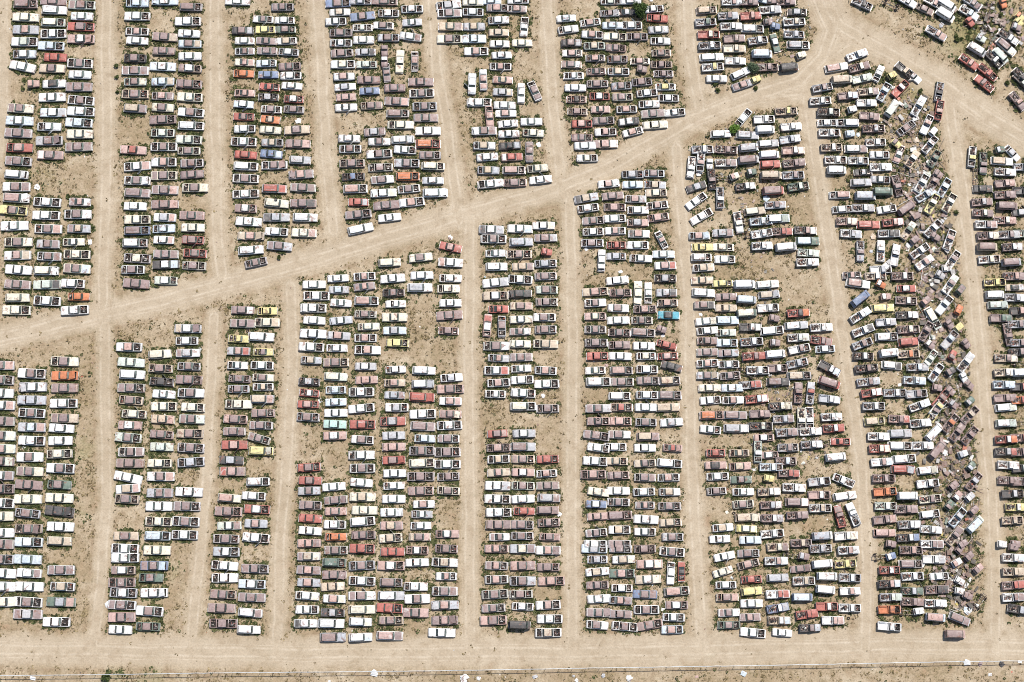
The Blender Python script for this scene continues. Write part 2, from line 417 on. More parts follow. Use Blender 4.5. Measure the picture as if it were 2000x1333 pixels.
for i in range(n_+1):
    a = 2*math.pi*i/n_; ring.append([((.25+.10*math.cos(b_))*math.cos(a), (.25+.10*math.cos(b_))*math.sin(a), .10+.10*math.sin(b_)) for b_ in [2*math.pi*k/8 for k in range(9)]])
tg.grid(ring, DK); TYRE = tg.mesh('tyre')
# vehicles read off the photograph tile by tile: x y (tenths of the enlarged tile), kind letter, colours of body roof hood trunk,
# h hood missing, t trunk open, x gutted, o door open, f turned round, @ angle
DATA = """
tile 0 0
25 4 wMMh
25 17 sCC
25 29 sSPS
24 41 sWGh
24 53 mSWBt
22 65 sWWo@12
33 82 qPP
20 106 sCMCM
19 118 sBW
18 130 sMM
52 1 sMM
53 10 wWW
52 22 wGCh
52 33 sWWht
50 45 sBBh
54 56 mRR
51 67 sTMC
53 82 mWD
51 95 sWW
52 110 sBWS
48 124 mWWt
80 5 sGMh
80 16 mWW
79 26 sRMh
79 38 sPWP
78 62 sWMht
78 73 mWW
77 85 sMM
79 98 sWMhx
79 109 sWWho
77 120 sBBh
78 131 sCC
134 3 mBBx
134 16 sWWh
134 31 mWPht
134 40 cWW
132 57 mDMht
132 69 sWMMM
132 80 mGMCt
132 92 sTMht
132 106 wMT
161 1 sBW
161 36 sMMT@4
160 50 mMM
159 65 sBWB
159 80 mBBTo
159 94 mMPMt
159 105 mCMC
159 117 sMMh
159 130 mGGht
186 7 wMMh
183 21 sWWoh
184 33 mWW
185 43 mBMT
185 55 mWW
185 67 mMWho
184 82 sMMh
185 95 sCCh
186 110 sWMh
186 123 wWWho
tile 400 0
32 1 sWW
76 7 mMMh
57 19 cWMho
78 20 cWWh
37 30 mDMS
59 29 cYYh
79 29 cEMh
39 40 cWW
60 40 cMMM
80 40 cWTh
39 50 cWMMt
61 50 cMMM
82 51 cSWht
39 61 cCPP
60 62 cBBh
83 65 mMMh
38 72 cOOt
62 73 cUU
84 74 mWWho
63 85 cRRho
85 84 cWW
39 91 cPPt
62 95 cDSxh
87 97 cRWht
38 102 cBWB
65 107 cWMhto
87 107 cMMht
38 114 cRMh
64 117 cOTO@6
39 126 mWWho
64 127 mCC
90 127 sTMT@-3
92 118 jWW
130 3 sUMh
152 1 mSSh
175 1 sMMh
132 12 cWT
154 16 sUMU@-6
179 13 mWWxh
202 9 mWWht
128 21 mWWh
154 27 cWGxh
174 25 cWMh
202 22 cSW
133 32 mMMht
133 42 mWWht
155 39 mWW
179 37 mSMh
134 52 mMMh
157 51 cSSD
175 50 qMM@90
135 63 sWCh
158 63 cGGh
175 61 qMW@90
190 60 sCC@93
136 75 mWPW
160 78 mMMM
177 71 cMMt@85
137 85 cWSW
161 89 cUU
185 86 mMMM
138 95 cPP
138 105 mWW
163 103 mTMMt
187 99 sMMPM
188 111 wMMh
191 122 sCCt
166 129 mMSM
tile 800 0
1 36 mWWMo@8
5 60 cMPht@90
11 80 sMMM
12 91 sWMht
15 104 sSMht
16 115 sMMM
18 128 sWW
38 5 sWSx@-6
39 13 sWMMt
40 26 sTTM
39 38 sCMh
62 2 mCC
62 12 mWWht
63 26 mSTS
63 38 sBB
65 50 sWPh
61 82 mWW@92
72 78 mWPP@88
68 100 sWWh
78 114 mPPt@85
73 128 sWMM
80 1 cBB
86 8 mMPh
87 20 mWWt
87 32 cTTo
88 43 cWW
90 54 cWW
89 65 mWPhot
91 78 cPTP
91 90 cSST
93 103 mWW
94 111 cWPW
96 121 cWW@-5
97 131 mWW
106 0 mWWh
105 9 cMPt
112 26 mWWhM@-85
110 42 cCC
109 91 cWW@91
122 89 mWMMt@65
119 119 mWW
121 130 mCCt
153 18 cWBW@-4
155 29 mWWt@-8
158 42 mDMS
159 52 cWPh
158 63 cMMW
160 74 cWWht
162 86 mWW
163 97 cPDhx
164 109 cMMhx
168 121 mRPh
176 22 cWPhx@-8
178 34 mWPh
180 45 mGTht
181 57 cMPht
182 70 cMMht
183 82 mMMht
185 94 mRWhx
186 107 cPP
189 118 mMMh@-3
191 129 mWPh
196 1 mWGxh
195 13 cSMx
198 25 mBB
200 36 sCCh
201 47 mMMh
tile 1200 0
3 58 mMMht
4 70 mWTht
7 84 mSMh
8 95 mCMh
12 107 mWPht
14 119 mDWWf@-5
18 129 cWPh@-14
16 1 mWW
12 12 cDSt
17 25 mWWhto
22 36 mMMht
25 60 cCPhx
27 68 qMM
27 80 mMMhx@-5
32 91 mWWht@-5
34 102 mWWt
38 111 sMMM@-4
40 122 sCC@-4
36 0 jWS
38 9 mWWh
42 18 mRRxot
43 29 mSWW
45 40 mWWx
46 52 cMMht
46 63 mMMhx
48 72 cMMhx
50 85 cWYht
53 96 mWWhx
59 110 mWWh@-5
90 10 wMTh
89 22 pSEh
92 34 pRCh
93 45 pSWh
95 56 wWW
96 66 pWYh
100 77 mWW
115 2 pWPx
131 2 pMM
111 16 pSMS
114 26 pWW
117 38 pMM
117 48 pCTT
118 60 pWW
123 72 wWW@-25
125 83 mSPMf@-18
133 16 pRPR
135 28 wWWh
140 40 pSWh@-8
144 53 vBB
149 66 pMMhx
138 78 qYY
145 0 qBB
153 1 qMM
152 10 pWWS@-4
150 22 qMD
157 26 qUU
157 42 cEW@75
170 66 vDD@-6
167 2 pMMx
175 1 pPP
178 12 cDSh
175 22 pWTSh
175 34 pSSh
179 44 wWSh
182 54 qCC@-20
173 55 jMM
126 115 mWWht@-50
146 117 pWWh
167 109 pTYh
172 124 pWW@-5
147 127 vWW
104 131 wWW
130 132 wSS
tile 1600 0
42 4 pSDxh@25
70 5 nMM@25
85 1 pWW@30
103 9 cMMx@25
112 3 pWPh@28
124 5 vWW@32
123 15 vWW@32
146 13 pWBB@32
149 3 pSMM@35
165 10 nMM@100
162 23 nMM@100
179 4 qOO@70
147 22 qRR@50
151 27 jWW
114 33 pSPP@30
119 25 jSD
158 38 qGS@30
154 49 vSWW@32
170 58 pDWWht@45
176 55 vGG@45
182 46 wSMC@40
184 37 pDWW@33
146 61 pRPR@35
164 71 pRRh@40
161 82 pRMf@38
194 22 qYY@40
195 17 qYO@40
192 27 qMS@20
199 37 jMP
198 80 pDG@45
193 99 pMPM@50
197 75 pDD@45
3 86 pSMh@-10
1 99 pWWh@-4
37 54 pWWt@-20
17 66 wWP@-10
39 66 pMCM@-14
42 77 pGGG@-12
22 78 vCT@-4
7 87 pSMht
48 90 pTCM@-4
28 94 pMWB@-5
58 72 cWWt@-65
71 74 qYY@-30
83 69 pDTh@40
92 74 cWSx@40
63 90 pBBht@-60
71 85 jWW
79 87 pRWht@-45
71 106 vWGt@-55
97 104 pWW@-60
117 90 pSDxh@100
117 108 pRPxh@100
7 99 pWW@-3
46 101 pWSt
9 110 pDGh
32 107 qWW
49 114 pMM@4
8 120 cWWht
28 120 wWWhtf
53 126 pMSht
85 125 mSMhx@-35
105 122 pWPht@-65
111 129 qWW@-50
10 130 pWWht
30 131 qBB
38 132 jBS
tile 0 267
19 11 sRPRt
18 24 sMMMh
16 37 wWW
16 49 sWMMW
16 60 wWPW
13 72 sYMh@5
14 87 sWW
18 103 sCMCt
17 116 sWPT
18 130 sWW
48 4 sSMM
49 18 sPMMW
36 50 jWW
46 64 sWWht
45 77 sWWh
47 90 sWMPt
47 105 mSMM
48 117 mWMMt
45 131 wWCt
77 10 sMM
78 64 cMPW
76 76 sWMWt
77 90 mSTSM
72 103 cCWto
88 103 jWW
75 115 sCCht
75 129 sCMB
130 13 sPRP
134 29 sWWPt@-4
134 43 sWMWt
134 55 wMM
132 68 mWW
134 81 sCCh
134 92 wUMh
132 104 wSWh
134 119 sMCxh
130 130 mWMht
160 10 sWMht
160 25 sWPhP
160 38 sCMh
161 52 sMMP
161 66 sMMP
161 79 mWSP
160 90 mBBt
160 101 cWWP
162 115 sMMM
162 125 sDWB
184 3 sGGh
184 14 mCMth
187 26 mMMho
187 37 mMMM@-4
190 50 sCMCt
187 77 sPMM
188 89 mCC
188 101 mRMho
190 114 mRMht
189 126 mMMhxt
tile 400 267
38 5 sWWhto
40 18 mRR
40 29 wWWh
40 41 sWMht
40 56 sWWht
40 70 mMWhM
43 83 sWW
45 97 sTPT
45 111 wWW@-4
50 123 mMMht@-12
66 6 mSTh
65 17 mUUB
68 28 sWMPt
68 51 wMRR
70 65 wCC
70 79 sSSSD
70 93 mWWh
73 107 sSMS
91 7 sMMP
93 23 wSSS
94 37 sMPM@-4
96 50 sMM
96 65 sMMD
98 79 wWW
97 94 sCCP
141 2 mWWo
142 12 mWMht
144 26 sMMht
145 39 mDUhxt
147 51 wWPh
150 64 cRRSR
150 76 sMMh@-5
152 90 wWWWB@-12
170 5 mWMW
170 17 sWMh@-3
171 30 sMMhx
173 42 mWMW@-4
174 55 sWWC@-3
177 67 sMM@-5
180 79 mWW@-6
180 123 wCC@-3
193 3 wWW
195 13 mWWh
197 26 sSMMh
198 39 wOOh
199 51 mWMht
tile 800 267
2 64 sWPh@-6
18 7 wROh
20 18 mMMh
23 29 wCCh
23 43 cSWW
25 55 wWW
73 9 mWTWt
76 20 mWW
77 33 mSTSt
79 46 sWWt@-6
98 9 mDDS@-4
100 20 mPRRW@-3
102 33 wMPh
103 45 mMMht
117 15 mMM@90
125 31 mCCt@-5
128 42 mWWo@-6
126 8 jWD
168 1 mMMh
171 9 mWW
173 21 mWCh
191 7 sMPWM
80 91 sSWSD
82 100 sWMht
84 114 cWWt
85 127 wWW
108 90 sWWB
109 103 wSS
107 115 sTMht
111 127 mTTM
131 87 mWWC
133 99 mMMSM
134 113 qRR
133 124 mSSht
40 99 jWW
40 108 mRPR@12
40 123 sWWWP@3
11 118 mCMC@-6
172 60 sSTSD@-10
174 70 mWWht@-8
179 82 mMMh
179 93 mWWht
178 104 mSMhxt
187 121 mWW@92
194 46 mWPW@-5
198 58 mMMM@-5
200 69 mMPhx
200 80 mWWh
172 110 jWW
tile 1200 267
1 92 mWPh
2 106 cRRhx
2 117 cSSh
18 37 mSShxt
39 36 mWMht
18 47 mBB
40 47 mSTSx
41 55 mTCh
21 61 mWPSt
42 67 mWPhxt@-6
23 72 mWWt
43 79 mMPht@-8
23 84 mPSPt
24 95 mWPWD
46 101 cWPht@62
23 106 mWGh
26 119 mWWt
48 115 mBWB
50 126 mWPR
6 132 jWW
86 13 pSWSh
75 13 jCC
75 30 pWW@95
84 25 pWPh@95
83 35 jWW
93 27 qWW@90
95 42 pDMh@85
109 13 pMMh@3
131 11 vBS@-6
150 7 wSW@-5
171 3 pSSW@-8
174 14 pPWC@-2
151 18 vWW@-3
131 23 vSM@-5
109 26 pWMM
175 26 pMM@-6
152 27 wRR
117 39 qCP
106 41 nMM
134 35 qES
153 38 vTT
174 38 pSMRh
128 49 pDWW
179 49 pEGh@-8
155 53 vRM@-3
149 61 jBB
157 67 pSMS@-3
80 49 mDSDf@-18
80 63 sWWh@-35
85 78 sWWtf@-30
103 60 pSWht@90
103 69 jOW
137 73 wTCT@-6
160 80 wBWG
143 83 pBBh
132 83 nMM
121 84 pWCt@80
83 97 mBPBt
106 94 mSSM@-3
144 95 pWWh@-8
134 97 nMM
163 93 pMRR
186 92 pDPW
144 107 pWW@-3
167 108 vSW@-5
188 102 wEB
189 114 pGG@3
188 123 pWW
86 108 mYY
106 108 mCCh
85 118 wWWh
108 120 mWWh
87 128 mWTTt
tile 1600 267
12 11 pTWh
36 12 wSWM
55 6 pWWht
75 7 qYM@40
94 4 jTM@50
108 8 pWWht@-50
59 18 mWWh
16 23 pWWh
38 24 pWWht
78 17 cPWh@-70
76 24 jSW
91 22 pTWt@-55
112 22 pEEh@-60
106 36 jGG
17 33 vWW
43 35 cDSh
60 30 pWW
60 42 mSWh
41 45 wMSS
62 54 vEE
45 58 vSS
20 57 wWPhf
81 39 nMM@90
76 48 pMMht@75
100 46 pWWh@-60
116 37 qMM@30
112 45 pMMxh@-60
122 50 pBWh@-60
104 57 pBSx@-30
127 65 pCWh@-60
110 66 pYWh@-60
89 60 jOO
85 70 vMM@-35
88 47 jWW
23 71 mWWht@-3
43 70 pSWt
66 71 mWWh@-8
27 83 pPCC
48 86 wRR
72 84 pRPW@-6
31 95 pWSS@4
53 97 jTM
68 95 pWDD
94 78 qMM@-30
86 83 jMS
87 92 pTEG@-55
111 90 pWWhx@-45
93 101 qMM@-40
113 98 qMM@30
100 92 jWW
127 101 pWPMh@-70
40 112 pSMS@90
51 112 jSM
60 112 pWW@-88
74 116 pWW@-80
98 112 pWWh@-35
103 123 pWPW@-35
130 121 pWMh@-55
113 111 jGM
88 107 jWM
60 130 pWSh
65 127 cWWx@-40
124 129 qWW
120 82 jSW
149 20 pWYhx@95
160 26 pEMx@90
176 13 qES
188 16 cWSx@45
178 24 wWTW@4
152 38 nMM@90
181 35 pWW@3
181 46 pMPP
160 51 mDD
181 57 pMM
159 64 pMSx
183 68 vMM@2
160 75 pMGx
181 82 pPCx
163 86 pWMP
165 97 pMWC
185 96 pSMx
164 108 vTM
188 108 pMWW
166 120 pWCxh
187 123 vSM
199 30 pSD
199 53 pDM
198 74 mDS
199 95 pGD
199 124 cSD
tile 0 534
17 11 sMMM
46 11 sGGD
71 10 mWWho
17 24 wCC
46 27 sWWht
77 23 cOOt
16 36 sCCh
73 36 sWWh@-3
0 90 sMMP
0 104 sMMh
0 117 sWW
1 129 sWWP
63 86 sCMCt
31 98 sWMh
63 100 sOO
32 111 sSWW
63 112 sMM
31 124 sSS
62 127 sWWh
133 10 sMM
162 7 mGWh
183 54 sSWMT
182 66 mWWht
183 78 mWSWM
126 72 sWPh
156 79 wCC@-4
128 87 sGG
157 93 mTMht
184 91 mSMht
129 99 wWW
128 112 sMMh
158 106 mDDhx
184 104 sMMh
128 124 mTMht
160 118 mWW
186 117 sWMWt
160 130 sCCh
188 131 mCCh
195 74 jWW
tile 400 534
37 36 mMMW
61 37 cYYt
37 49 sMM
61 48 sCCTt
33 64 cYYt
55 62 wWW
33 76 mSPRS
57 77 cYMYt
32 90 cWWt
56 90 mWWht
34 103 cMMht
57 102 cCMCt
33 113 cSMht
57 111 cWTht
33 128 sCCx
56 123 wSTP
107 11 mWW
130 5 cWW@-3
156 3 mWPht@-3
183 5 sWW@-5
156 13 cMPM@-6
184 19 mDMht
109 22 sWWhx
131 16 cSBS
158 27 wWPh
106 34 sWWh
133 29 cWW
186 30 cWW
157 40 cMMht
185 43 sCC
107 46 mWW
133 46 mSW
160 52 cCCt
185 56 mBSB
106 59 sWW
131 61 mSPS
157 63 mWPhx
188 68 mYYh
104 72 sWWh@3
129 73 cWWt
159 75 sWPWx
104 85 cSTSt
128 87 sTMh
157 91 cSWS
186 94 cWWx
102 106 cDSht
128 101 wGC@3
158 104 mPP
185 107 cTPTt
102 117 cRWht
128 114 cBBht
153 116 sWWht
185 119 cSSM
101 128 cRPh
128 126 cBB
153 132 sWWh@-5
187 131 mWSh
113 124 jWW
tile 800 534
12 2 mWWo
40 5 mWWt
10 14 wWSW
38 15 mCCt
40 29 mWW
39 41 sMM
38 56 cMMhx
14 95 wWW
13 108 wSW
12 121 wRR@3
41 102 mWSx
40 113 sPMh
40 125 mWPP
84 9 sWWS
108 6 sWWht
133 3 mMMh
84 22 sTWh
108 20 mDD
134 16 mGMSh
134 28 mMMh
87 35 cRRt
109 32 mTMP
76 51 mPWRt@-85
90 52 mSMht@90
109 45 mCWC
132 43 mWMhR
108 57 cMMW
133 55 mSMh
133 69 sCTTt
85 71 sMMWt
108 69 cCWC
87 83 cSPSt
109 82 mMM
85 95 sWWtR
109 93 cWWt
133 95 mWPht
110 104 mWWh
87 107 mWPht
134 108 sWWh
111 117 sWWh@4
84 118 cWWht
130 119 jWW
111 130 wWCh
135 132 mMMhx
181 18 sTPh@-3
181 29 mWMWt
181 42 mPCh
181 55 mMMht
182 68 mMMht
183 81 mRRh
181 95 cWCh
184 106 wWWh
191 90 jPP
184 132 sMMS
tile 1200 534
3 7 mWW
6 19 mPMht
4 34 mWMW
4 46 mWWB
5 58 mMMht
5 70 mMMt
6 81 mWW@2
7 95 wMPh
8 106 mMMh
5 120 wWWh
7 131 mMRht
23 20 sCC@91
33 19 mWWt@-90
30 35 mMPht
27 46 mMMht
28 58 wMMh
29 71 mWW
31 81 cWCht
32 94 mWWht
33 105 mMMh
32 119 mWWht
31 131 mWW
50 5 mDSht
51 19 mSSD
52 29 cMPht
53 41 mADA
46 55 qMM
51 70 cRRt@15
52 81 cRPht
56 91 mDD@15
54 105 wMTh
54 119 wMMh
52 131 wTT
86 7 mTT
106 10 cYYh
127 11 vWW
149 11 wWW@-5
87 19 wWW@3
109 23 mMM
129 26 vSB
151 21 wSTS@-5
88 31 mMMD
109 34 mTT
129 39 vEC
150 34 pWWh@-3
90 47 mWWC
110 46 wBB
156 44 qMM
179 39 pRDO@-4
91 56 mWWt@-5
109 58 cGGt
133 53 pDWW
154 56 wWWh
177 51 wSWS@-5
91 66 mMMt
110 68 mBBh
134 67 pSWh
157 68 qMS
179 63 pWGG@-3
91 77 mMM
111 78 mSMS
136 81 pRMR@-4
157 79 vWW
180 74 pWMCh@-12
91 88 mWPht
112 89 mWWht
140 95 pWWh
159 93 pMWh
178 88 pSSh@-12
187 86 jMM
91 100 mSMT
113 100 mMMht
133 109 pSRRx@-5
160 106 wDMD
180 100 wSTh
93 112 mCC
115 112 mBWB
139 123 pRBW@-5
179 117 pMM@-87
191 117 pSRx@-85
94 124 mWWh
116 124 mWPWt
162 130 pDCC@-4
128 98 nMM
47 61 jWW
84 40 jWW
tile 1600 534
2 53 pWW
2 66 pRMM@8
6 74 cBWht
10 93 pDWB@28
10 107 vRM@18
10 123 pSWW@6
32 2 cMPht
38 10 wWPW@8
40 25 vUU@-38
40 41 pWWB@-32
43 56 pWWD@-20
42 69 pSMMh@-20
43 81 pDWht
46 93 pDMCh@-5
48 106 pSMS@-6
51 117 pRWW@-8
53 130 pSWh
55 3 pTWh
60 11 qOW
65 23 qPW
62 34 wYY@-3
65 48 pSWS@-4
66 62 wSWh
68 78 vWW@-6
71 90 wWWD@5
81 3 pMWh
85 15 cRWx
85 27 pMWWh@3
86 41 pDWW@-2
87 55 pMCh
87 67 wRR@-5
87 79 pTOh
96 92 pSBSx
93 105 pBB@3
74 117 pSWh
95 118 pSMh@-4
98 129 pWW@-20
79 109 jWW
103 6 jMS
118 2 qSS@30
128 11 pWMG@-55
138 16 qEM@-50
104 27 qMP@-40
122 31 pWWht@-50
136 36 qOO@-60
111 44 wGCh@60
104 57 pMMh@-60
127 50 qMM@50
136 53 qYY@-40
108 70 qMW@40
127 65 pSBh@-50
143 69 qMM@50
109 83 cGGh@-55
130 80 qRM@-60
114 97 pWWh@-55
128 96 qDM@-30
143 87 pWW@-52
141 102 qWW@60
146 109 qMM@40
115 112 qMM@10
128 115 qMM@40
147 125 qES@-40
119 123 pRMh@-50
131 128 qMS@40
116 131 pWYh@-50
136 110 jGG
93 89 jCC
171 9 pYYh
171 21 vWW
174 31 wGG
177 44 pMEE
184 60 pMMh@80
182 83 pTMC
181 97 pTWW
180 109 pBB
181 122 pMMM
190 3 pMPM
191 14 cTDW
191 24 pSSW
195 37 pDPP
194 50 pSMh
196 68 pSMh
195 77 pDM
196 88 nMM
197 97 vWW
197 111 pDRh
197 124 pORW
182 131 wWWG
tile 0 801
1 11 sMM
1 25 sGMC
1 38 sGPC
0 50 sMMG
0 64 sSWM
0 77 sMMh
0 91 sWWh
0 104 sCC
0 120 sWW
0 131 sMM
31 3 sWMht
31 17 sSBP
31 30 sWWh
29 46 sWMW
29 60 sCMC
28 73 sMM
27 87 sCC
27 101 mSMht
28 116 sMMt
28 129 sBWh
63 8 sTMT
60 18 mWW
59 30 mWW
58 43 mCCht
59 57 sWMhP
58 73 mEMEt
58 86 sCC
58 99 sDD
59 114 sWW
58 128 wCTT
131 4 mCCht
127 15 mPWP
125 27 sGMhY
128 41 sWMMt
127 52 sMM
125 66 sWW@12
125 77 mWTP
124 87 mTMht
123 123 mTMT
159 9 mTTP
158 24 mMMh
158 36 mGG
156 52 mCCh
157 65 sWMP
156 81 sSMM
155 94 sWW
155 109 sCCht
154 123 wBBh
187 9 sGMG
185 23 sTMh
186 37 sMMht
186 51 sSSht@-4
184 80 sWW
182 94 sMMh
181 109 sWMht
180 122 sWWht
23 36 jWW
tile 400 801
30 9 mPMh
57 3 mMMh
29 21 mMM
55 15 mMMh
53 28 mMMh@16
29 34 sRPR
55 40 wYYC
26 49 mDSD
27 60 sMPMR
52 70 wWWh
24 86 wCPC
48 84 mWWh
23 99 sPMh
51 97 sRWh
24 113 mGWM
50 111 mSPS
21 126 sMMht
50 125 sWWho
101 7 mSMht
128 3 mWW
127 14 mQQ
154 14 sRRh
183 11 sRSRt
127 25 mPWP
154 29 mWMh
184 25 mSS
184 36 mPP
153 44 sWWt
184 49 mRMR
102 56 mRMh@-4
154 57 sWMht
185 62 mWW
103 69 mRMRR
126 75 mWW
153 71 mWW@4
184 74 cWWt
102 79 mSMS
154 85 sCTC
184 87 mWW
128 88 mMM
103 93 mMMh
156 98 sCC
182 100 mWW
128 99 cPP
103 106 mRR
154 109 wWWh
182 113 mPTM
127 112 mWWh
103 118 mWW
155 122 mMMh
181 125 mCTh
128 124 cOOt
102 130 mPPM
tile 800 801
13 4 sWWh
40 4 mPMC
13 16 wMM@3
39 15 sWWht
15 28 cBBt
38 28 mWMh
12 40 sMMht
37 41 sMMhx
12 52 wCCh
37 53 sWWht
11 65 sMMhx
38 65 mMMhx
11 79 sPMh
38 79 mCMht
14 92 cWPW
12 102 cSWSt
11 113 cWWt
10 124 cTMP
37 121 mPWPt
86 23 cRMP
112 23 mSWS
87 37 mMPht
111 36 wSM
87 48 mWTht
111 48 mTMh
135 48 mRRh
87 61 mTPT
111 61 mPWP
134 62 cWPhtx
86 74 sWWS
111 74 mGMhx
135 74 mMM
86 87 sWWh
111 87 mWW
136 86 wSSM
87 100 sWWhT
112 99 cRRt
135 98 wMM
87 112 sMM
110 112 mMMh
136 110 mMMht
88 124 cWMW
110 123 mMMht
137 124 cPMPt
184 11 mPMh
182 25 sMMh@8
184 37 mWWh@8
181 50 sWWh@4
179 63 sMPht
184 80 mCC@8
182 92 cUWU
183 104 cPP
182 120 mWMho
181 131 mWWh
147 102 jWW
tile 1200 801
6 11 mPPh
31 12 mSMht
56 12 mWSW
5 24 mWMW
33 26 wMTM
1 36 mWWhxt
30 37 mWW
57 37 cPRPt@4
2 50 mTTh
30 52 mTMh@-3
54 52 wWWh@4
4 64 mMMh
30 66 mMMt
53 66 mWPht
4 79 mWW
29 80 mWWht
54 80 mWTWt
4 90 mMMht
30 93 cMPh
54 94 mMMht
5 103 wMMhx
31 107 sWW@3
55 110 mTTh
5 117 mWTh
30 119 mWWh
57 124 mSMh
5 131 mMMh
95 5 wPOh
118 5 wSMM
142 4 pMPM
165 9 pSSM
182 9 pCWh@90
190 9 pWWhx@88
94 19 mWWh@6
119 18 wSSW
143 16 pDGh
168 22 pSMM@-4
146 27 cPWh
191 21 pWWW
192 34 pSWW@-3
169 37 pSMh
99 42 cRRht
122 42 cTTht
140 41 pGWh@90
151 44 cMWh
167 50 pMBh
99 54 mPDP
123 55 mPTPt
153 56 pBWh
101 65 mWWht
124 68 mEME
151 67 qYY
170 62 pMRR
100 79 cMMhxt
126 80 mWWt
151 80 pTWW
175 76 pWWW
126 92 mCMht@-4
153 93 pMSW
178 90 wMMW
130 105 wTTC
154 106 pMWS
178 103 pMM@-3
106 115 mWTWt@-5
129 116 cYCC
154 121 pWWh
103 126 mWW
133 127 mBB
182 130 pMTh
110 100 jCC@45
137 58 jWS
184 52 jGG
tile 1600 801
12 7 pWWW
14 18 pRWR
21 31 cRRh
9 31 nMM
16 46 vWW@-6
54 11 wYTh@-4
78 9 pPMR@2
99 13 pWW@-5
58 26 pWWo
79 23 wSS
59 38 pRCC
79 35 wWWh
101 35 pWW
61 51 pWPB
83 48 wWWh
82 58 wRRS
106 59 wWWC@-6
63 67 pMMh
64 80 pOOh
65 94 pGWh
86 84 vWW
106 72 pWWh@-6
108 87 pCMh@-5
85 97 pMM
108 102 wWWh@-8
64 107 pMMP
88 112 pSWW
109 117 pWW@4
64 120 wPPx
87 125 pDWU@-3
70 131 qMM
110 131 pWMM
0 70 pSWh
0 83 pPWh
1 96 pWTh
3 123 vWS@-4
24 69 pWWhf@22
25 84 wWW@-8
20 104 pRMM@-105
33 102 pWW@-112
26 123 pWCC@-3
113 2 pYMx@-60
112 22 vWW@-45
128 13 pMOh@-50
135 22 pMM@-55
147 5 pMTh@-45
147 25 pMMh@-50
115 39 vMM@-50
140 43 qWS@-20
148 55 qES@-50
143 62 jYY
151 70 pMSh@-50
131 74 qMM@-40
135 84 qPW@-50
147 85 qSW@-40
127 93 qEM@-50
151 98 qMM@-40
135 105 pBSh@-50
152 112 vGB@-45
132 123 pTMM@-50
140 131 qMM@-30
124 43 jWW
182 13 wGWG
182 29 pRWO
182 41 pDSR
184 54 pWW@3
185 69 pMM@2
188 82 pDSh
192 95 pYWYx
188 108 pTTh
191 131 qMM
197 13 nMM
198 27 pPRRx
197 41 pMMx
198 57 pDG
199 70 pMM
199 84 pGG
178 131 qWW
tile 0 1066
0 9 sSMh
18 9 sBB
19 18 mWWM
40 16 sWMM
19 27 sWW
41 27 mWTht
1 18 sWW
1 27 sWWo
2 37 sWCC
18 37 sWMht
40 37 sESP
18 45 sMSM
37 50 sWWhM
82 2 sWWht
103 3 sCC
82 8 sWWh
101 13 sUMB
81 16 mMWh
99 21 mEMEt
80 24 sMMht
81 31 sSWht
101 31 sWW
80 39 sWMh
80 47 sPMM
79 55 mWW
98 43 sWMh
97 53 mEMhx
70 39 jWW
tile 400 1066
14 4 sSWhS
13 13 sWWt
33 15 sMMh
13 21 sWWtx
31 25 sBWh
12 32 sMMhS
31 34 sMM
11 41 sMM
30 44 wWWM@5
12 51 sMMhx
29 55 wWW
68 7 mMTC
86 3 mMMh
103 2 sRRh
123 4 mRR
85 11 wEEh
68 16 mMPM
85 19 mMMo
103 13 sSMht
122 13 sPWhM
68 24 mSPS
84 27 mTTC
103 23 sWWht
122 24 wMMh
67 33 mWWCt
85 35 mWPC
103 33 sWMW
122 33 wSWS
67 42 mWWh
84 44 mDSh
103 42 wCC
121 41 sRRh
66 51 mWWWD
83 51 wWW
102 50 wWWC
122 49 mTMho
84 60 wSMS
102 60 wWWB
121 59 wWPM
tile 800 1066
5 3 mPWht
24 2 mMMht
5 11 mWW
23 11 sWTWt
24 20 cWPhR
4 27 mWWt
23 30 sWMMt
5 35 sWMW
23 39 sSPS
4 44 sPMP
23 49 sMPM
21 57 sWW@2
57 2 mPPh
74 2 sSCM
91 3 sWPM
57 13 mMPh
74 13 sPMM
91 14 mMMh
57 22 mWPht
74 23 sSMSt
93 23 sPPhT
56 32 sMMht
73 32 mMMhx
55 41 mMMh
74 40 cWWhtx
91 39 sWPh
55 49 sPMh
72 52 vDD@2
92 48 sWWhD
91 57 sWTht
121 2 sBSh
123 9 cSShx
123 17 mWTW@-5
123 26 mMMhM
124 35 mWW@-3
124 44 sMM@2
123 52 mWMWt@5
tile 1200 1066
4 2 mSMh
20 2 mMMhx
38 4 sWMht
6 9 mWTC
23 12 sPWC
37 18 mWWt@93
44 17 cRDh@90
5 18 sEPh
22 22 sTWC
5 28 cWWht
20 32 sUMM
41 30 wMPh@-5
4 36 mSPMt
21 42 sWMWht
41 39 mMWh
4 45 mMM
23 52 sMMh@-10
39 47 mWWht
7 53 sWMxht@5
38 55 mBPh
32 42 jWW@20
72 7 mWW@-12
88 5 mSMh
107 1 pTCM
71 17 cCC@-18
88 12 mMPht@-14
106 10 pWPWW
77 21 jWW
73 26 cWWht
90 22 cRRht
107 21 wSS
90 30 wYY
107 32 pWRR
74 34 mTMPt
90 38 mWWC
107 41 pUWSx@-10
75 44 mWMW
89 47 mMPM
108 49 pTWB
75 52 mEMht
91 57 sWWh@6
110 57 cWW@5
124 7 qMS
117 7 nMM
122 15 cMM@-6
124 23 pWTBh
123 34 vUB
126 45 pRRR@-8
128 54 pDMS
tile 1600 1066
1 2 pSSh
19 3 pWPW
2 12 vWW@-5
17 12 pYYh
5 20 vWW
20 21 pSWhB
4 29 vWW@5
20 30 pWPW
5 40 pRWh
20 41 pWWh
9 49 pWPP
60 3 pMPh
47 7 qUW
41 7 nMM
60 12 wMMh
75 9 pWWS
46 16 pRWOh
61 20 pWWht
79 20 cWWh
71 20 nMM
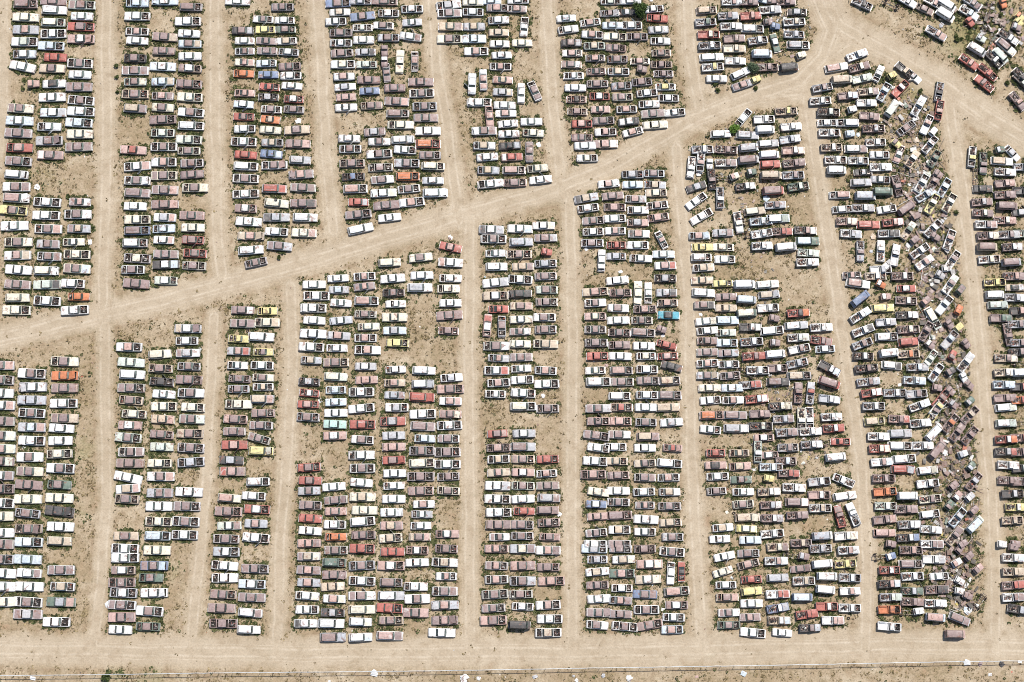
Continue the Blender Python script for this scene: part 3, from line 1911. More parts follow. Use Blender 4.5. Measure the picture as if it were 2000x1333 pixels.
46 25 pDPB
61 30 pESx
77 29 pMDDx
47 34 pSGG
61 37 pMMx
76 38 pWW
46 42 pOOh
65 43 qWW
58 44 nMM
46 53 pWWh@5
76 47 vBP@5
92 48 wSMM@22
89 58 vPM
92 2 qMM@-50
98 7 qMM@-40
90 11 qWP@-30
104 15 qPM@-40
92 23 qWW@30
86 18 nMM@45
92 30 qWW@10
97 33 qMM@20
105 37 nTY@-55
97 42 jBB
84 29 nMM@5
127 8 pWWB@2
127 17 pTT
127 26 pMRR
127 34 pWMM
131 42 pDSS@10
127 1 qMM
"""
import re
DUPES = {(1551, 2), (1614, 174), (1614, 198), (1999, 515), (1999, 969)}
RECORDS = []
_ox = _oy = 0; _sc = 4.9925
for _l in DATA.split("\n"):
    _q = _l.split()
    if not _q: continue
    if _q[0] == 'tile':
        _ox, _oy = int(_q[1]), int(_q[2]); _sc = 3.355 if _oy == 1066 else 4.9925; continue
    _m = re.match(r'^([smcwpvqnj])([A-Z]+)([htxof]*)([A-Z]*)([htxof]*)([A-Z]*)(?:@(-?\d+))?$', _q[2])
    _u, _v = round(_ox+float(_q[0])*10/_sc), round(_oy+float(_q[1])*10/_sc)
    if (_u, _v) in DUPES: continue
    RECORDS.append((_u, _v, _m[1], list(_m[2]+_m[4]+_m[6]), set(_m[3]+_m[5]), int(_m[7]) if _m[7] else None))
# ------------------------------------------------------------------ the yard: lanes, dirt, cars read off the photograph
LANES = [  # centre line in photo pixels, half width in pixels
 ([(6, -60), (6, 200), (-5, 330)], 11),
 ([(208, -80), (207, 300), (204, 500), (200, 600)], 17), ([(204, 620), (205, 800), (207, 980), (200, 1100), (183, 1270)], 13),
 ([(418, -80), (420, 200), (425, 450), (432, 540)], 17), ([(418, 620), (408, 800), (404, 930), (388, 1100), (372, 1270)], 13),
 ([(613, -80), (630, 150), (636, 300), (652, 450)], 16), ([(568, 560), (572, 700), (560, 900), (548, 1050), (540, 1270)], 15),
 ([(838, -80), (855, 150), (880, 300), (897, 430)], 17), ([(918, 430), (915, 700), (918, 1000), (918, 1270)], 16),
 ([(1063, -80), (1080, 200), (1096, 380)], 15), ([(1112, 390), (1119, 700), (1116, 1000), (1118, 1270)], 15),
 ([(1340, -80), (1347, 100), (1366, 210)], 18), ([(1322, 290), (1330, 400), (1347, 600), (1351, 900), (1372, 1270)], 16),
 ([(1575, 170), (1592, 300), (1621, 480), (1652, 700), (1682, 900), (1694, 1100), (1690, 1270)], 17),
 ([(1850, 190), (1866, 280), (1890, 450), (1915, 700), (1932, 900), (1945, 1100), (1945, 1270)], 18),
 ([(-80, 680), (0, 660), (150, 625), (300, 592), (500, 540), (700, 482), (900, 420), (1100, 366), (1200, 322), (1350, 235), (1480, 185), (1560, 160), (1605, 112), (1625, 60), (1590, -20), (1570, -80)], 23),
 ([(1580, -60), (1640, 50), (1750, 110), (1850, 172), (1920, 222), (2100, 330)], 30),
 ([(1490, 185), (1570, 175), (1640, 110), (1680, 80)], 24),
 ([(-80, 1268), (600, 1276), (1200, 1274), (1700, 1262), (2080, 1262)], 30),
]
def seg_dist(PX, PY, pts):
    best = np.full(PX.shape, 1e9); sign = np.zeros(PX.shape)
    for (x0, y0), (x1, y1) in zip(pts[:-1], pts[1:]):
        dx, dy = x1-x0, y1-y0; L = math.hypot(dx, dy)
        t = np.clip(((PX-x0)*dx+(PY-y0)*dy)/L**2, 0, 1)
        ex, ey = PX-(x0+t*dx), PY-(y0+t*dy); d = np.hypot(ex, ey)
        m = d < best; best = np.where(m, d, best); sign = np.where(m, np.sign(ex*dy-ey*dx), sign)
    return best, sign
def lane_fields(PX, PY):
    lane = np.zeros(PX.shape); off = np.full(PX.shape, 9.0)
    for pts, hw in LANES:
        d, s = seg_dist(PX, PY, pts)
        w = np.clip((hw+13-d)/22, 0, 1); off = np.where(w > lane, s*d/9.6, off); lane = np.maximum(lane, w)
    return lane, off

CARS = []
for u_, v_, t_, cols_, fl_, a_ in RECORDS:
    CARS.append(dict(u=u_, v=v_, t=t_, cols=cols_, fl=fl_, a=a_))
for c in CARS:
    if c['a'] is None:
        base = 1.6 if c['u'] < 620 else (-.6 if c['u'] < 1350 else -1.5)
        c['a'] = base+R_.gauss(0, 1.7) if c['t'] not in 'qnj' else (R_.uniform(-180, 180) if c['t'] == 'j' else R_.gauss(0, 12))
    P = at(c['u'], c['v'], .7 if c['t'] not in 'nj' else .2)
    a = math.radians(c['a']); dl = at(c['u']+20*math.cos(a), c['v']+20*math.sin(a), .7)-at(c['u']-20*math.cos(a), c['v']-20*math.sin(a), .7)
    c['x'], c['y'] = P.x, P.y; c['h'] = math.atan2(dl.y, dl.x)+(math.pi if 'f' in c['fl'] else 0)
CX = np.array([c['x'] for c in CARS if c['t'] != 'j']); CY = np.array([c['y'] for c in CARS if c['t'] != 'j'])
CU = np.array([c['u'] for c in CARS if c['t'] != 'j'])

def greenness(u):
    return np.interp(u, [0, 250, 450, 650, 900, 1150, 1400, 1700, 2000], [1, .95, .7, .48, .55, .45, .30, .40, .5])

gx0, gx1, gy0, gy1, gs = -150.0, 165.0, -42.0, 205.0, .55
nx, ny = int((gx1-gx0)/gs)+1, int((gy1-gy0)/gs)+1
GX, GY = np.meshgrid(gx0+gs*np.arange(nx), gy0+gs*np.arange(ny))
PXg, PYg = to_px(GX, GY)
lane, off = lane_fields(PXg, PYg)
# how close parked cars are (weeds are left standing between them)
dens = np.zeros((ny, nx)); green = np.zeros((ny, nx))
K = 10; kk = np.arange(-K, K+1)*gs; KX, KY = np.meshgrid(kk, kk)
ker = np.exp(-(KX/2.6)**2-(KY/1.35)**2)
for x, y, u in zip(CX, CY, CU):
    i, j = int(round((x-gx0)/gs)), int(round((y-gy0)/gs))
    if K <= i < nx-K and K <= j < ny-K:
        dens[j-K:j+K+1, i-K:i+K+1] += ker; green[j-K:j+K+1, i-K:i+K+1] += ker*greenness(u)
green = np.clip(green, 0, 1); dens = np.clip(dens, 0, 1)
for (u, v, r, k) in ((165, 880, 30, .5), (160, 1000, 25, .3), (340, 1120, 22, .4), (95, 350, 35, .35), (1910, 50, 75, .95), (1780, 180, 40, .5), (1800, 600, 90, .45), (1850, 1000, 80, .45), (230, 1318, 30, .5), (300, 1318, 60, .35), (1400, 1290, 30, .3)):
    green = np.maximum(green, k*np.exp(-((PXg-u)**2+(PYg-v)**2)/(r*r)))
M_G, t, b = newmat("dry_dirt_and_straw")
p = worldpos(t)
def attr(t, name):
    a = N(t, "Attribute"); a.attribute_name = name; return a.outputs["Fac"]
n_big, n_mid, n_fine, n_sp = noise(t, .055, 4, .6, p), noise(t, .35, 5, .62, p, .3), noise(t, 2.6, 5, .68, p), noise(t, 7.0, 3, .7, p)
dirt = ramp(t, n_mid, [(.30, (.28, .21, .135)), (.46, (.375, .295, .20)), (.62, (.45, .37, .265)), (.76, (.53, .455, .35))])
dirt = mix(t, ramp(t, n_big, [(.42, gray(0)), (.60, gray(.7))]), dirt, (.315, .235, .145))
dirt = mix(t, 1.0, dirt, ramp(t, n_fine, [(.30, gray(.55)), (.46, gray(.95)), (.68, gray(1.22))]), 'MULTIPLY')
dirt = mix(t, ramp(t, n_sp, [(.57, gray(0)), (.65, gray(.7))]), dirt, (.17, .11, .055))       # crumbs of dead weed
redp = ramp(t, noise(t, .22, 4, .6, p), [(.62, gray(0)), (.72, gray(.5))])
dirt = mix(t, redp, dirt, (.36, .235, .15))
lane_c = ramp(t, noise(t, .16, 4, .55, p), [(.3, (.405, .33, .24)), (.7, (.48, .40, .30))])
tr = attr(t, "track")          # metres from the lane's centre line
def rut(c, w):
    dd = math_(t, 'ABSOLUTE', math_(t, 'SUBTRACT', math_(t, 'ADD', tr, math_(t, 'MULTIPLY', math_(t, 'SUBTRACT', noise(t, .07, 2, .5, p), .5), 1.2)), c))
    return math_(t, 'SUBTRACT', 1.0, math_(t, 'DIVIDE', dd, w), True)
ruts = math_(t, 'MAXIMUM', math_(t, 'MAXIMUM', rut(-.85, .34), rut(.85, .34)), math_(t, 'MULTIPLY', math_(t, 'MAXIMUM', rut(-1.6, .16), rut(1.5, .14)), .7))
ruts = math_(t, 'MULTIPLY', ruts, ramp(t, noise(t, .3, 3, .6, p), [(.35, gray(.2)), (.6, gray(1))]))
lane_c = mix(t, math_(t, 'MULTIPLY', ruts, .85), lane_c, (.58, .50, .395))
lane_c = mix(t, ramp(t, noise(t, .42, 5, .66, p, .6), [(.50, gray(0)), (.66, gray(.6))]), lane_c, (.33, .255, .175))
lane_c = mix(t, 1.0, lane_c, ramp(t, n_fine, [(.25, gray(.86)), (.7, gray(1.08))]), 'MULTIPLY')
lane_c = mix(t, ramp(t, noise(t, 9, 2, .6, p), [(.66, gray(0)), (.72, gray(.5))]), lane_c, (.30, .21, .12))
lf = math_(t, 'ADD', attr(t, "lane"), math_(t, 'MULTIPLY', math_(t, 'SUBTRACT', n_mid, .5), 1.1))
lf = math_(t, 'MULTIPLY', ramp(t, lf, [(.15, gray(0)), (.95, gray(1))]), .75)
gcol = ramp(t, n_fine, [(.3, (.085, .095, .03)), (.5, (.20, .19, .08)), (.7, (.36, .29, .14))])
gf = math_(t, 'MULTIPLY', ramp(t, math_(t, 'ADD', math_(t, 'MULTIPLY', attr(t, "weedy"), .55), math_(t, 'MULTIPLY', n_mid, .6)), [(.42, gray(0)), (.75, gray(1))]), .8)
olive = ramp(t, math_(t, 'ADD', math_(t, 'MULTIPLY', noise(t, .75, 5, .7, p, .5), .75), math_(t, 'MULTIPLY', n_big, .35)), [(.54, gray(0)), (.66, gray(.62))])
dirt = mix(t, olive, dirt, ramp(t, n_fine, [(.3, (.12, .095, .05)), (.6, (.27, .215, .125))]))
la = attr(t, "lane")
fringe = math_(t, 'SUBTRACT', 1.0, math_(t, 'MULTIPLY', math_(t, 'ABSOLUTE', math_(t, 'SUBTRACT', la, .22)), 3.6), True)
fringe = math_(t, 'MULTIPLY', fringe, ramp(t, noise(t, .45, 5, .68, p), [(.42, gray(0)), (.62, gray(.75))]))
dirt = mix(t, fringe, dirt, (.25, .175, .11))
col = mix(t, lf, mix(t, gf, dirt, gcol), lane_c)
t.links.new(col, b.inputs["Base Color"]); b.inputs["Roughness"].default_value = .97; b.inputs["Specular IOR Level"].default_value = .1
bump = N(t, "Bump"); bump.inputs["Strength"].default_value = .5; bump.inputs["Distance"].default_value = .12
t.links.new(math_(t, 'ADD', n_fine, math_(t, 'MULTIPLY', n_mid, .8)), bump.inputs["Height"]); t.links.new(bump.outputs[0], b.inputs["Normal"])

def grid_object(name, sel):
    """the faces of the yard's grid picked by sel, as one sheet"""
    idx = np.arange(nx*ny).reshape(ny, nx)
    q = np.stack([idx[:-1, :-1], idx[:-1, 1:], idx[1:, 1:], idx[1:, :-1]], -1)[sel]
    used, inv = np.unique(q, return_inverse=True)
    me = bpy.data.meshes.new(name)
    co = np.stack([GX.ravel()[used], GY.ravel()[used], np.zeros(len(used))], -1)
    me.vertices.add(len(used)); me.vertices.foreach_set("co", co.ravel())
    me.loops.add(q.size); me.loops.foreach_set("vertex_index", inv.ravel().astype(np.int32))
    me.polygons.add(len(q)); me.polygons.foreach_set("loop_start", np.arange(0, q.size, 4, dtype=np.int32))
    me.update(calc_edges=True)
    for nm, arr in (("lane", lane), ("track", off), ("weedy", green)):
        a = me.attributes.new(nm, 'FLOAT', 'POINT'); a.data.foreach_set("value", arr.ravel()[used].astype(np.float32))
    me.materials.append(M_G)
    o = bpy.data.objects.new(name, me); COL.objects.link(o); return o
lane_f = (lane[:-1, :-1]+lane[1:, 1:])*.5 > .5
g_ob = grid_object("ground", ~lane_f); r_ob = grid_object("dirt_road", lane_f)
g_ob["kind"] = "structure"; g_ob["label"] = "dry straw coloured dirt ground between the rows of wrecks"
r_ob["kind"] = "structure"; r_ob["label"] = "pale dirt lanes with tyre tracks crossing the salvage yard"
og = G()
for (a0, a1, c0, c1) in ((-900, 900, -900, gy0), (-900, 900, gy0+gs*(ny-1), 1200), (-900, gx0, gy0, gy0+gs*(ny-1)), (gx0+gs*(nx-1), 900, gy0, gy0+gs*(ny-1))):
    og.quad((a0, c0, 0), (a1, c0, 0), (a1, c1, 0), (a0, c1, 0), 0)
me = bpy.data.meshes.new("terrain"); me.from_pydata(og.v, [], og.f); me.materials.append(M_G)
o = bpy.data.objects.new("terrain", me); COL.objects.link(o); o["kind"] = "structure"; o["label"] = "dry open land around the salvage yard"

# ------------------------------------------------------------------ weeds, straw and litter: nobody could count them
def quads_object(name, V, label, mat_list, midx=None, kind="stuff", cols=None):
    """V: (n, 4, 3) corner coordinates of n loose quads"""
    n = len(V); me = bpy.data.meshes.new(name)
    me.vertices.add(4*n); me.vertices.foreach_set("co", V.astype(np.float32).ravel())
    me.loops.add(4*n); me.loops.foreach_set("vertex_index", np.arange(4*n, dtype=np.int32))
    me.polygons.add(n); me.polygons.foreach_set("loop_start", np.arange(0, 4*n, 4, dtype=np.int32))
    for m in mat_list: me.materials.append(m)
    if midx is not None: me.polygons.foreach_set("material_index", midx.astype(np.int32))
    me.update(calc_edges=True)
    if cols is not None:
        a = me.attributes.new("coat", 'FLOAT_COLOR', 'FACE'); a.data.foreach_set("color", np.concatenate([cols, np.ones((n, 1))], 1).astype(np.float32).ravel())
    o = bpy.data.objects.new(name, me); COL.objects.link(o); o["kind"] = kind; o["label"] = label
    return o
def leaf_material(name, stops, sc):
    m, t, b = newmat(name); p = worldpos(t)
    t.links.new(ramp(t, noise(t, sc, 3, .6, p), stops), b.inputs["Base Color"]); b.inputs["Roughness"].default_value = .85
    b.inputs["Specular IOR Level"].default_value = .15
    return m
M_WEED = leaf_material("green_weed_leaves", [(.3, (.03, .04, .016)), (.5, (.075, .09, .034)), (.7, (.17, .17, .075))], 1.3)
M_STRAW = leaf_material("dead_weed_stalks", [(.3, (.07, .05, .026)), (.5, (.19, .145, .075)), (.7, (.40, .31, .17))], 1.1)
def tufts(px, py, rad, hgt, per):
    """leaf quads leaning out of each root"""
    n = len(px); k = per
    a = rng.uniform(0, 2*np.pi, (n, k)); r = rad[:, None]*rng.uniform(.35, 1.1, (n, k)); h = hgt[:, None]*rng.uniform(.4, 1.1, (n, k))
    bx = px[:, None]+np.cos(a)*r*.25; by = py[:, None]+np.sin(a)*r*.25
    tx = px[:, None]+np.cos(a)*r; ty = py[:, None]+np.sin(a)*r
    w = r*rng.uniform(.25, .6, (n, k)); ox, oy = -np.sin(a)*w, np.cos(a)*w
    z0 = np.zeros_like(bx)
    mid = .55
    V = np.stack([np.stack([bx, by, z0], -1), np.stack([bx+(tx-bx)*mid+ox, by+(ty-by)*mid+oy, h*.8], -1), np.stack([tx, ty, h*rng.uniform(.6, 1.1, h.shape)], -1), np.stack([bx+(tx-bx)*mid-ox, by+(ty-by)*mid-oy, h*.8], -1)], 2)
    return V.reshape(-1, 4, 3)
def clump(x, y):
    q = np.sin(x*1.9+1.3*np.sin(y*1.1))*np.sin(y*2.3+1.1*np.sin(x*.8+1))+.6*np.sin(x*.7+y*.9+2*np.sin(y*.33))
    return np.clip(.5+.55*q, 0, 1)
def field(arr, x, y):
    i = np.clip(((x-gx0)/gs).round().astype(int), 0, nx-1); j = np.clip(((y-gy0)/gs).round().astype(int), 0, ny-1); return arr[j, i]
def scatter(n, accept):
    u, v = rng.uniform(-90, 2090, n), rng.uniform(-90, 1400, n)
    r = np.stack([(u-W_PX/2)/F_PX, -(v-H_PX/2)/F_PX, -np.ones(n)], -1) @ CM.T
    tt = -CAM_H/r[:, 2]; x, y = r[:, 0]*tt, r[:, 1]*tt
    # patchiness
    pn = .5+.25*(np.sin(x*.31+1.7*np.sin(y*.23))+np.sin(y*.37+1.3*np.sin(x*.19+2)))
    k = rng.uniform(0, 1, n) < accept(x, y, field(lane, x, y), field(green, x, y), field(dens, x, y), pn)
    return x[k], y[k]
# ------------------------------------------------------------------ vehicles
PAL = dict(W=(.74, .74, .73), C=(.70, .66, .54), R=(.39, .095, .08), M=(.265, .188, .188), B=(.56, .64, .70), U=(.15, .21, .34), D=(.036, .038, .05), G=(.56, .61, .54), E=(.09, .15, .125),
           T=(.52, .42, .32), Y=(.66, .58, .26), O=(.54, .16, .06), P=(.47, .31, .28), S=(.42, .43, .46), A=(.05, .33, .43), Q=(.44, .64, .59))
CNAME = dict(W='white', C='cream', R='red', M='rusty brown', B='pale blue', U='blue', D='black', G='pale green', E='dark green', T='tan', Y='yellow', O='orange', P='salmon pink', S='grey', A='turquoise', Q='aqua')
KIND = dict(s=('large_sedan', 'large sedan', 'sedan'), m=('sedan', 'sedan', 'sedan'), c=('compact_car', 'compact car', 'compact car'), w=('station_wagon', 'station wagon', 'wagon'),
            p=('pickup_truck', 'pickup truck', 'pickup'), v=('van', 'van', 'van'), q=('truck_cab', 'truck cab', 'truck cab'), n=('truck_chassis', 'truck chassis', 'chassis'), j=('body_panel', 'body panel', 'panel'))
GROUPS = dict(s='large sedans parked in the rows', m='sedans parked in the rows', c='compact cars parked in the rows', w='station wagons parked in the rows', p='pickup trucks parked in the rows', v='vans parked in the rows',
              q='truck cabs cut from their beds', n='bare truck chassis', j='loose body panels on the ground')
def interp_line(pts, y): return np.interp(y, [p[1] for p in pts], [p[0] for p in pts])
DIAG = [(-80, 680), (150, 625), (300, 592), (500, 540), (700, 482), (900, 420), (1100, 366), (1200, 322), (1350, 235), (1480, 185), (1560, 160), (1610, 100), (1660, 60)]
ORD = ['first', 'second', 'third', 'fourth', 'fifth', 'sixth', 'seventh', 'eighth', 'ninth', 'tenth', 'eleventh', 'twelfth', 'thirteenth', 'fourteenth', 'fifteenth', 'sixteenth', 'seventeenth', 'eighteenth', 'nineteenth', 'twentieth']
UP = [LANES[i][0] for i in (1, 3, 5, 7, 9, 11)]; LO = [LANES[i][0] for i in (2, 4, 6, 8, 10, 12, 13, 14)]
def block_of(u, v):
    if u > 1590 and v < np.interp(u, [1580, 1640, 1750, 1850, 1920, 2100], [-60, 50, 110, 172, 222, 330]): return 'top right corner'
    if u < 1600 and v < np.interp(u, [p[0] for p in DIAG], [p[1] for p in DIAG]):
        return 'upper block %s' % ['one', 'two', 'three', 'four', 'five', 'six', 'seven'][sum(u > interp_line(l, v) for l in UP)]
    k = sum(u > interp_line(l, v) for l in LO)
    if k == 7: return 'crowded block'
    if k == 8: return 'right edge block'
    return 'lower block %s' % ['one', 'two', 'three', 'four', 'five', 'six', 'seven'][k]
BL = {}
for i_, kname in enumerate(('one', 'two', 'three', 'four', 'five', 'six', 'seven')):
    for half in ('upper', 'lower'): BL['%s block %s' % (half, kname)] = ('leftmost %s block' % half) if i_ == 0 else '%s %s block' % (ORD[i_], half)
def short(c):
    return '%s %s' % (CNAME[c['cols'][0]], KIND[c['t']][2])
def own(c):
    n = KIND[c['t']][1] if c['t'] != 's' else 'large sedan'
    s = '%s %s' % (CNAME[c['cols'][0]], n)
    if c['t'] == 'n': return 'bare rusty truck chassis'
    if c['t'] == 'j': return 'loose %s body panel' % CNAME[c['cols'][0]]
    extra = []
    if len(c['cols']) > 1 and c['cols'][1] != c['cols'][0]: extra.append('%s roof' % CNAME[c['cols'][1]])
    if 'h' in c['fl'] and c['t'] != 'v': extra.append('no hood')
    elif len(c['cols']) > 2 and c['cols'][2] != c['cols'][0]: extra.append('%s hood' % CNAME[c['cols'][2]])
    if extra: s += ' with '+' and '.join(extra[:2])
    return s
for c in CARS: c['blk'] = block_of(c['u'], c['v'])
for c in CARS:
    nb = {}
    for o in CARS:
        if o is c or abs(o['u']-c['u']) > 75 or abs(o['v']-c['v']) > 48 or o['t'] == 'j': continue
        du, dv = o['u']-c['u'], o['v']-c['v']
        if abs(du) < 26 and abs(dv) > 8: key = 'below' if dv < 0 else 'above'; dd = abs(dv)+abs(du)*.6
        elif abs(dv) < 15: key = 'right of' if du < 0 else 'left of'; dd = abs(du)+abs(dv)
        else: continue
        if key not in nb or dd < nb[key][0]: nb[key] = (dd, o)
    c['nb'] = {k: short(o) for k, (dd, o) in nb.items()}
for bl in set(c['blk'] for c in CARS):
    for t_ in 'smcwpvqnj':
        g_ = sorted([c for c in CARS if c['blk'] == bl and c['t'] == t_], key=lambda c: c['v'])
        for i_, c in enumerate(g_): c['rank'] = i_; c['back'] = len(g_)-1-i_
def words(s): return len(s.replace(',', ' ').split())
LABELS = set()
def make_label(c):
    bl = BL.get(c['blk'], c['blk']); nb = c['nb']; o = own(c)
    cand = []
    for ks in (('below', 'above'), ('below',), ('above',), ('below', 'right of'), ('above', 'left of'), ('below', 'left of'), ('above', 'right of'), ('left of',), ('right of',), ('left of', 'right of')):
        if all(k in nb for k in ks):
            tail = ', '.join('%s %s' % (k, nb[k]) for k in ks)
            cand += ['%s %s, %s' % (o, tail, bl)]
    plain = own(dict(c, fl=set(), cols=c['cols'][:1])) if c['t'] not in 'nj' else o
    for ks in (('below', 'above'), ('below', 'left of'), ('above', 'right of')):
        if all(k in nb for k in ks): cand.append('%s %s, %s' % (plain, ', '.join('%s %s' % (k, nb[k]) for k in ks), bl))
    r, edge = (c['rank'], 'top') if c['rank'] <= c['back'] else (c['back'], 'bottom')
    if r < 20:
        cand.append('%s, %s %s from the %s in %s' % (o, ORD[r], KIND[c['t']][2], edge, bl)); cand.append('%s, %s %s from the %s in %s' % (plain, ORD[r], KIND[c['t']][2], edge, bl))
    else:
        tens = {2: 'twenty', 3: 'thirty', 4: 'forty', 5: 'fifty', 6: 'sixty', 7: 'seventy', 8: 'eighty', 9: 'ninety'}[(r+1)//10]; un = (r+1) % 10
        od = tens+'-'+ORD[un-1] if un else tens.replace('y', 'ieth')
        cand.append('%s, %s %s from the %s in %s' % (plain, od, KIND[c['t']][2], edge, bl))
    for s in cand:
        if 4 <= words(s) <= 16 and s not in LABELS: LABELS.add(s); return s
    s = cand[-1]; LABELS.add(s); return s

def shade(k, r, amt=.10):
    q = PAL[k]; f = 1+r.uniform(-amt, amt); w = r.uniform(-.03, .03)
    return tuple(max(.01, min(.85, ch*f*(1+w*(1-i)))) for i, ch in enumerate(q))
def variant(c, r):
    t = c['t']
    if t == 's': return r.choice(['s0', 's0', 's1'])
    if t == 'm': return r.choice(['m0', 'm1', 'm2', 'm2'])
    if t == 'c': return r.choice(['c0', 'c0', 'c1'])
    if t == 'w': return 'w0' if r.random() < .6 else 'w1'
    if t == 'p': return r.choice(['p0', 'p0', 'p1'])
    if t == 'v': return r.choice(['v0', 'v1'])
    if t == 'j': return 'j%d' % r.randrange(5)
    return t+'0'
def recipe(c):
    """the parts of one wreck: (part key, part name, colour)"""
    r = random.Random(c['u']*7919+c['v']); P = PROTO[variant(c, r)]; k = c['cols']; fl = c['fl']; t = c['t']
    body = shade(k[0], r); roof = shade(k[1], r) if len(k) > 1 else body
    hood = shade(k[2], r) if len(k) > 2 else (roof if len(k) > 1 and k[1] == 'M' and r.random() < .3 else body)
    trunk = shade(k[3], r) if len(k) > 3 else (roof if len(k) > 1 and k[1] == 'M' and r.random() < .35 else body)
    if k[0] == 'M' and t in 'smcw' and r.random() < .8: body = tuple(.45*a+.55*b_ for a, b_ in zip(body, shade(r.choice('SWWTPGS'), r)))
    L = [('body', 'body', body)]
    if t == 'n': return P, [('frame', 'frame', (.2, .12, .09)), ('axle', 'axle', (.1, .1, .1), (-1.45, 0, 0))]+([('axle', 'axle', (.1, .1, .1), (1.5, 0, 0))] if r.random() < .7 else [])
    if t == 'j': return P, [('sheet', 'sheet', body)]
    L.append(('roof', 'roof', roof))
    gut = 'x' in fl
    if 'windshield' in P and not (gut and r.random() < .8): L.append(('windshield', 'windshield', body))
    if 'rear_window' in P and not gut and r.random() < .85: L.append(('rear_window', 'rear_window', body))
    if 'hood' in P:
        if 'h' in fl: L.append(('engine%d' % r.randrange(4), 'engine', (.1, .1, .1)))
        else: L.append(('hood', 'hood', hood))
    if 'trunk_lid' in P:
        if 't' in fl or gut: L.append(('junk%d' % r.randrange(3), 'boot_junk', (.3, .3, .3)))
        else: L.append(('trunk_lid', 'trunk_lid', trunk))
    if 'door0' in P and ('o' in fl or r.random() < .07): L.append(('door%d' % (r.random() < .5), 'door', body))
    if t == 'p' and (gut or r.random() < .78): L.append(('scrap%d' % min(5, int(r.triangular(0, 6, 3 if not gut else 5.5))), 'bed_scrap', (.3, .3, .3)))
    return P, L
def pose(c):
    r = random.Random(c['u']*31+c['v']*17)
    sink = 0 if c['t'] in 'nj' else r.choice([0, 0, -.05, -.10]) if 'x' not in c['fl'] else r.choice([-.05, -.16])
    return (c['x'], c['y'], sink), (r.gauss(0, .012), r.gauss(0, .012), c['h'])
LIMIT = 300
def size_of(c, r):
    if c['t'] == 'j': f = r.uniform(.5, .9); return (f, f*.9, f)
    f = float(np.interp(c['u'], [100, 500, 1000, 1400, 2000], [1.07, 1.01, 1.0, .955, .95]))*(1.03 if c['t'] == 'c' else .92 if c['t'] == 'q' else 1)
    return (f*r.uniform(.96, 1.04), f*r.uniform(.93, 1.0), r.uniform(.95, 1.05))
near = sorted([c for c in CARS if c['t'] == 'm'], key=lambda c: -c['v'])
mass = near[LIMIT:]; mass_ids = set(id(c) for c in mass)
for c in CARS: c['label'] = make_label(c) if id(c) not in mass_ids else None
for c in CARS:
    if id(c) in mass_ids: continue
    P, L = recipe(c); nm, cat, _s = KIND[c['t']]; loc, rot = pose(c)
    if c['t'] == 'j':
        root = bpy.data.objects.new(nm, P['sheet']); root.color = (*L[0][2], 1)
    else:
        root = bpy.data.objects.new(nm, None); root.empty_display_size = .3
    rj = random.Random(c['u']*3+c['v']); root.scale = size_of(c, rj)
    root.location = loc; root.rotation_euler = rot; root["label"] = c['label']; root["category"] = cat; root["group"] = GROUPS[c['t']]
    COL.objects.link(root)
    if c['t'] == 'j': continue
    for q in L:
        o = bpy.data.objects.new(q[1], P[q[0]]); o.color = (*q[2], 1); o.parent = root
        if len(q) > 3: o.location = q[3]
        if q[0] in ('hood', 'trunk_lid') and c['t'] in 'smcwp' and rj.random() < .10:      # sprung or thrown askew
            bb = [Vector(b_) for b_ in o.bound_box]; x0_, x1_ = bb[0].x, bb[6].x; zp = bb[0].z
            pv = Vector((x0_ if q[0] == 'hood' else x1_, 0, zp)); sg = -1 if q[0] == 'hood' else 1
            o.matrix_local = Matrix.Translation(pv) @ Matrix.Rotation(sg*rj.uniform(.06, .6), 4, 'Y') @ Matrix.Rotation(rj.uniform(-.25, .25), 4, 'Z') @ Matrix.Translation(-pv)
        COL.objects.link(o)

# the remaining sedans, past three hundred, as one mass
def mesh_arrays(me, cache={}):
    if me.name not in cache:
        v = np.empty(len(me.vertices)*3); me.vertices.foreach_get("co", v)
        ls = np.empty(len(me.polygons), int); me.polygons.foreach_get("loop_total", ls)
        vi = np.empty(len(me.loops), int); me.loops.foreach_get("vertex_index", vi)
        mi = np.empty(len(me.polygons), int); me.polygons.foreach_get("material_index", mi)
        cache[me.name] = (v.reshape(-1, 3), ls, vi, mi)
    return cache[me.name]
from mathutils import Euler
V, LT, VI, MI, CC = [], [], [], [], []; nv = 0
for c in mass:
    P, L = recipe(c); loc, rot = pose(c); m = np.array(Euler(rot).to_matrix())*np.array(size_of(c, random.Random(c['u']*3+c['v'])))[None, :]
    for q in L:
        v, lt, vi, mi = mesh_arrays(P[q[0]])
        V.append(v @ m.T+np.array(loc)); LT.append(lt); VI.append(vi+nv); MI.append(mi); CC.append(np.tile(np.array([*q[2], 1.0]), (len(lt), 1))); nv += len(v)
if V:
    V, LT, VI, MI, CC = (np.concatenate(q) for q in (V, LT, VI, MI, CC))
    me = bpy.data.meshes.new("sedans"); me.vertices.add(len(V)); me.vertices.foreach_set("co", V.astype(np.float32).ravel())
    me.loops.add(len(VI)); me.loops.foreach_set("vertex_index", VI.astype(np.int32))
    me.polygons.add(len(LT)); me.polygons.foreach_set("loop_start", np.concatenate([[0], np.cumsum(LT)[:-1]]).astype(np.int32))
    for m_ in SLOTS_MASS: me.materials.append(m_)
    me.polygons.foreach_set("material_index", MI.astype(np.int32)); me.update(calc_edges=True)
    a = me.attributes.new("coat", 'FLOAT_COLOR', 'FACE'); a.data.foreach_set("color", CC.astype(np.float32).ravel())
    o = bpy.data.objects.new("sedans", me); COL.objects.link(o)
    o["kind"] = "stuff"; o["label"] = "remaining sedans packed in the upper rows of the salvage yard"
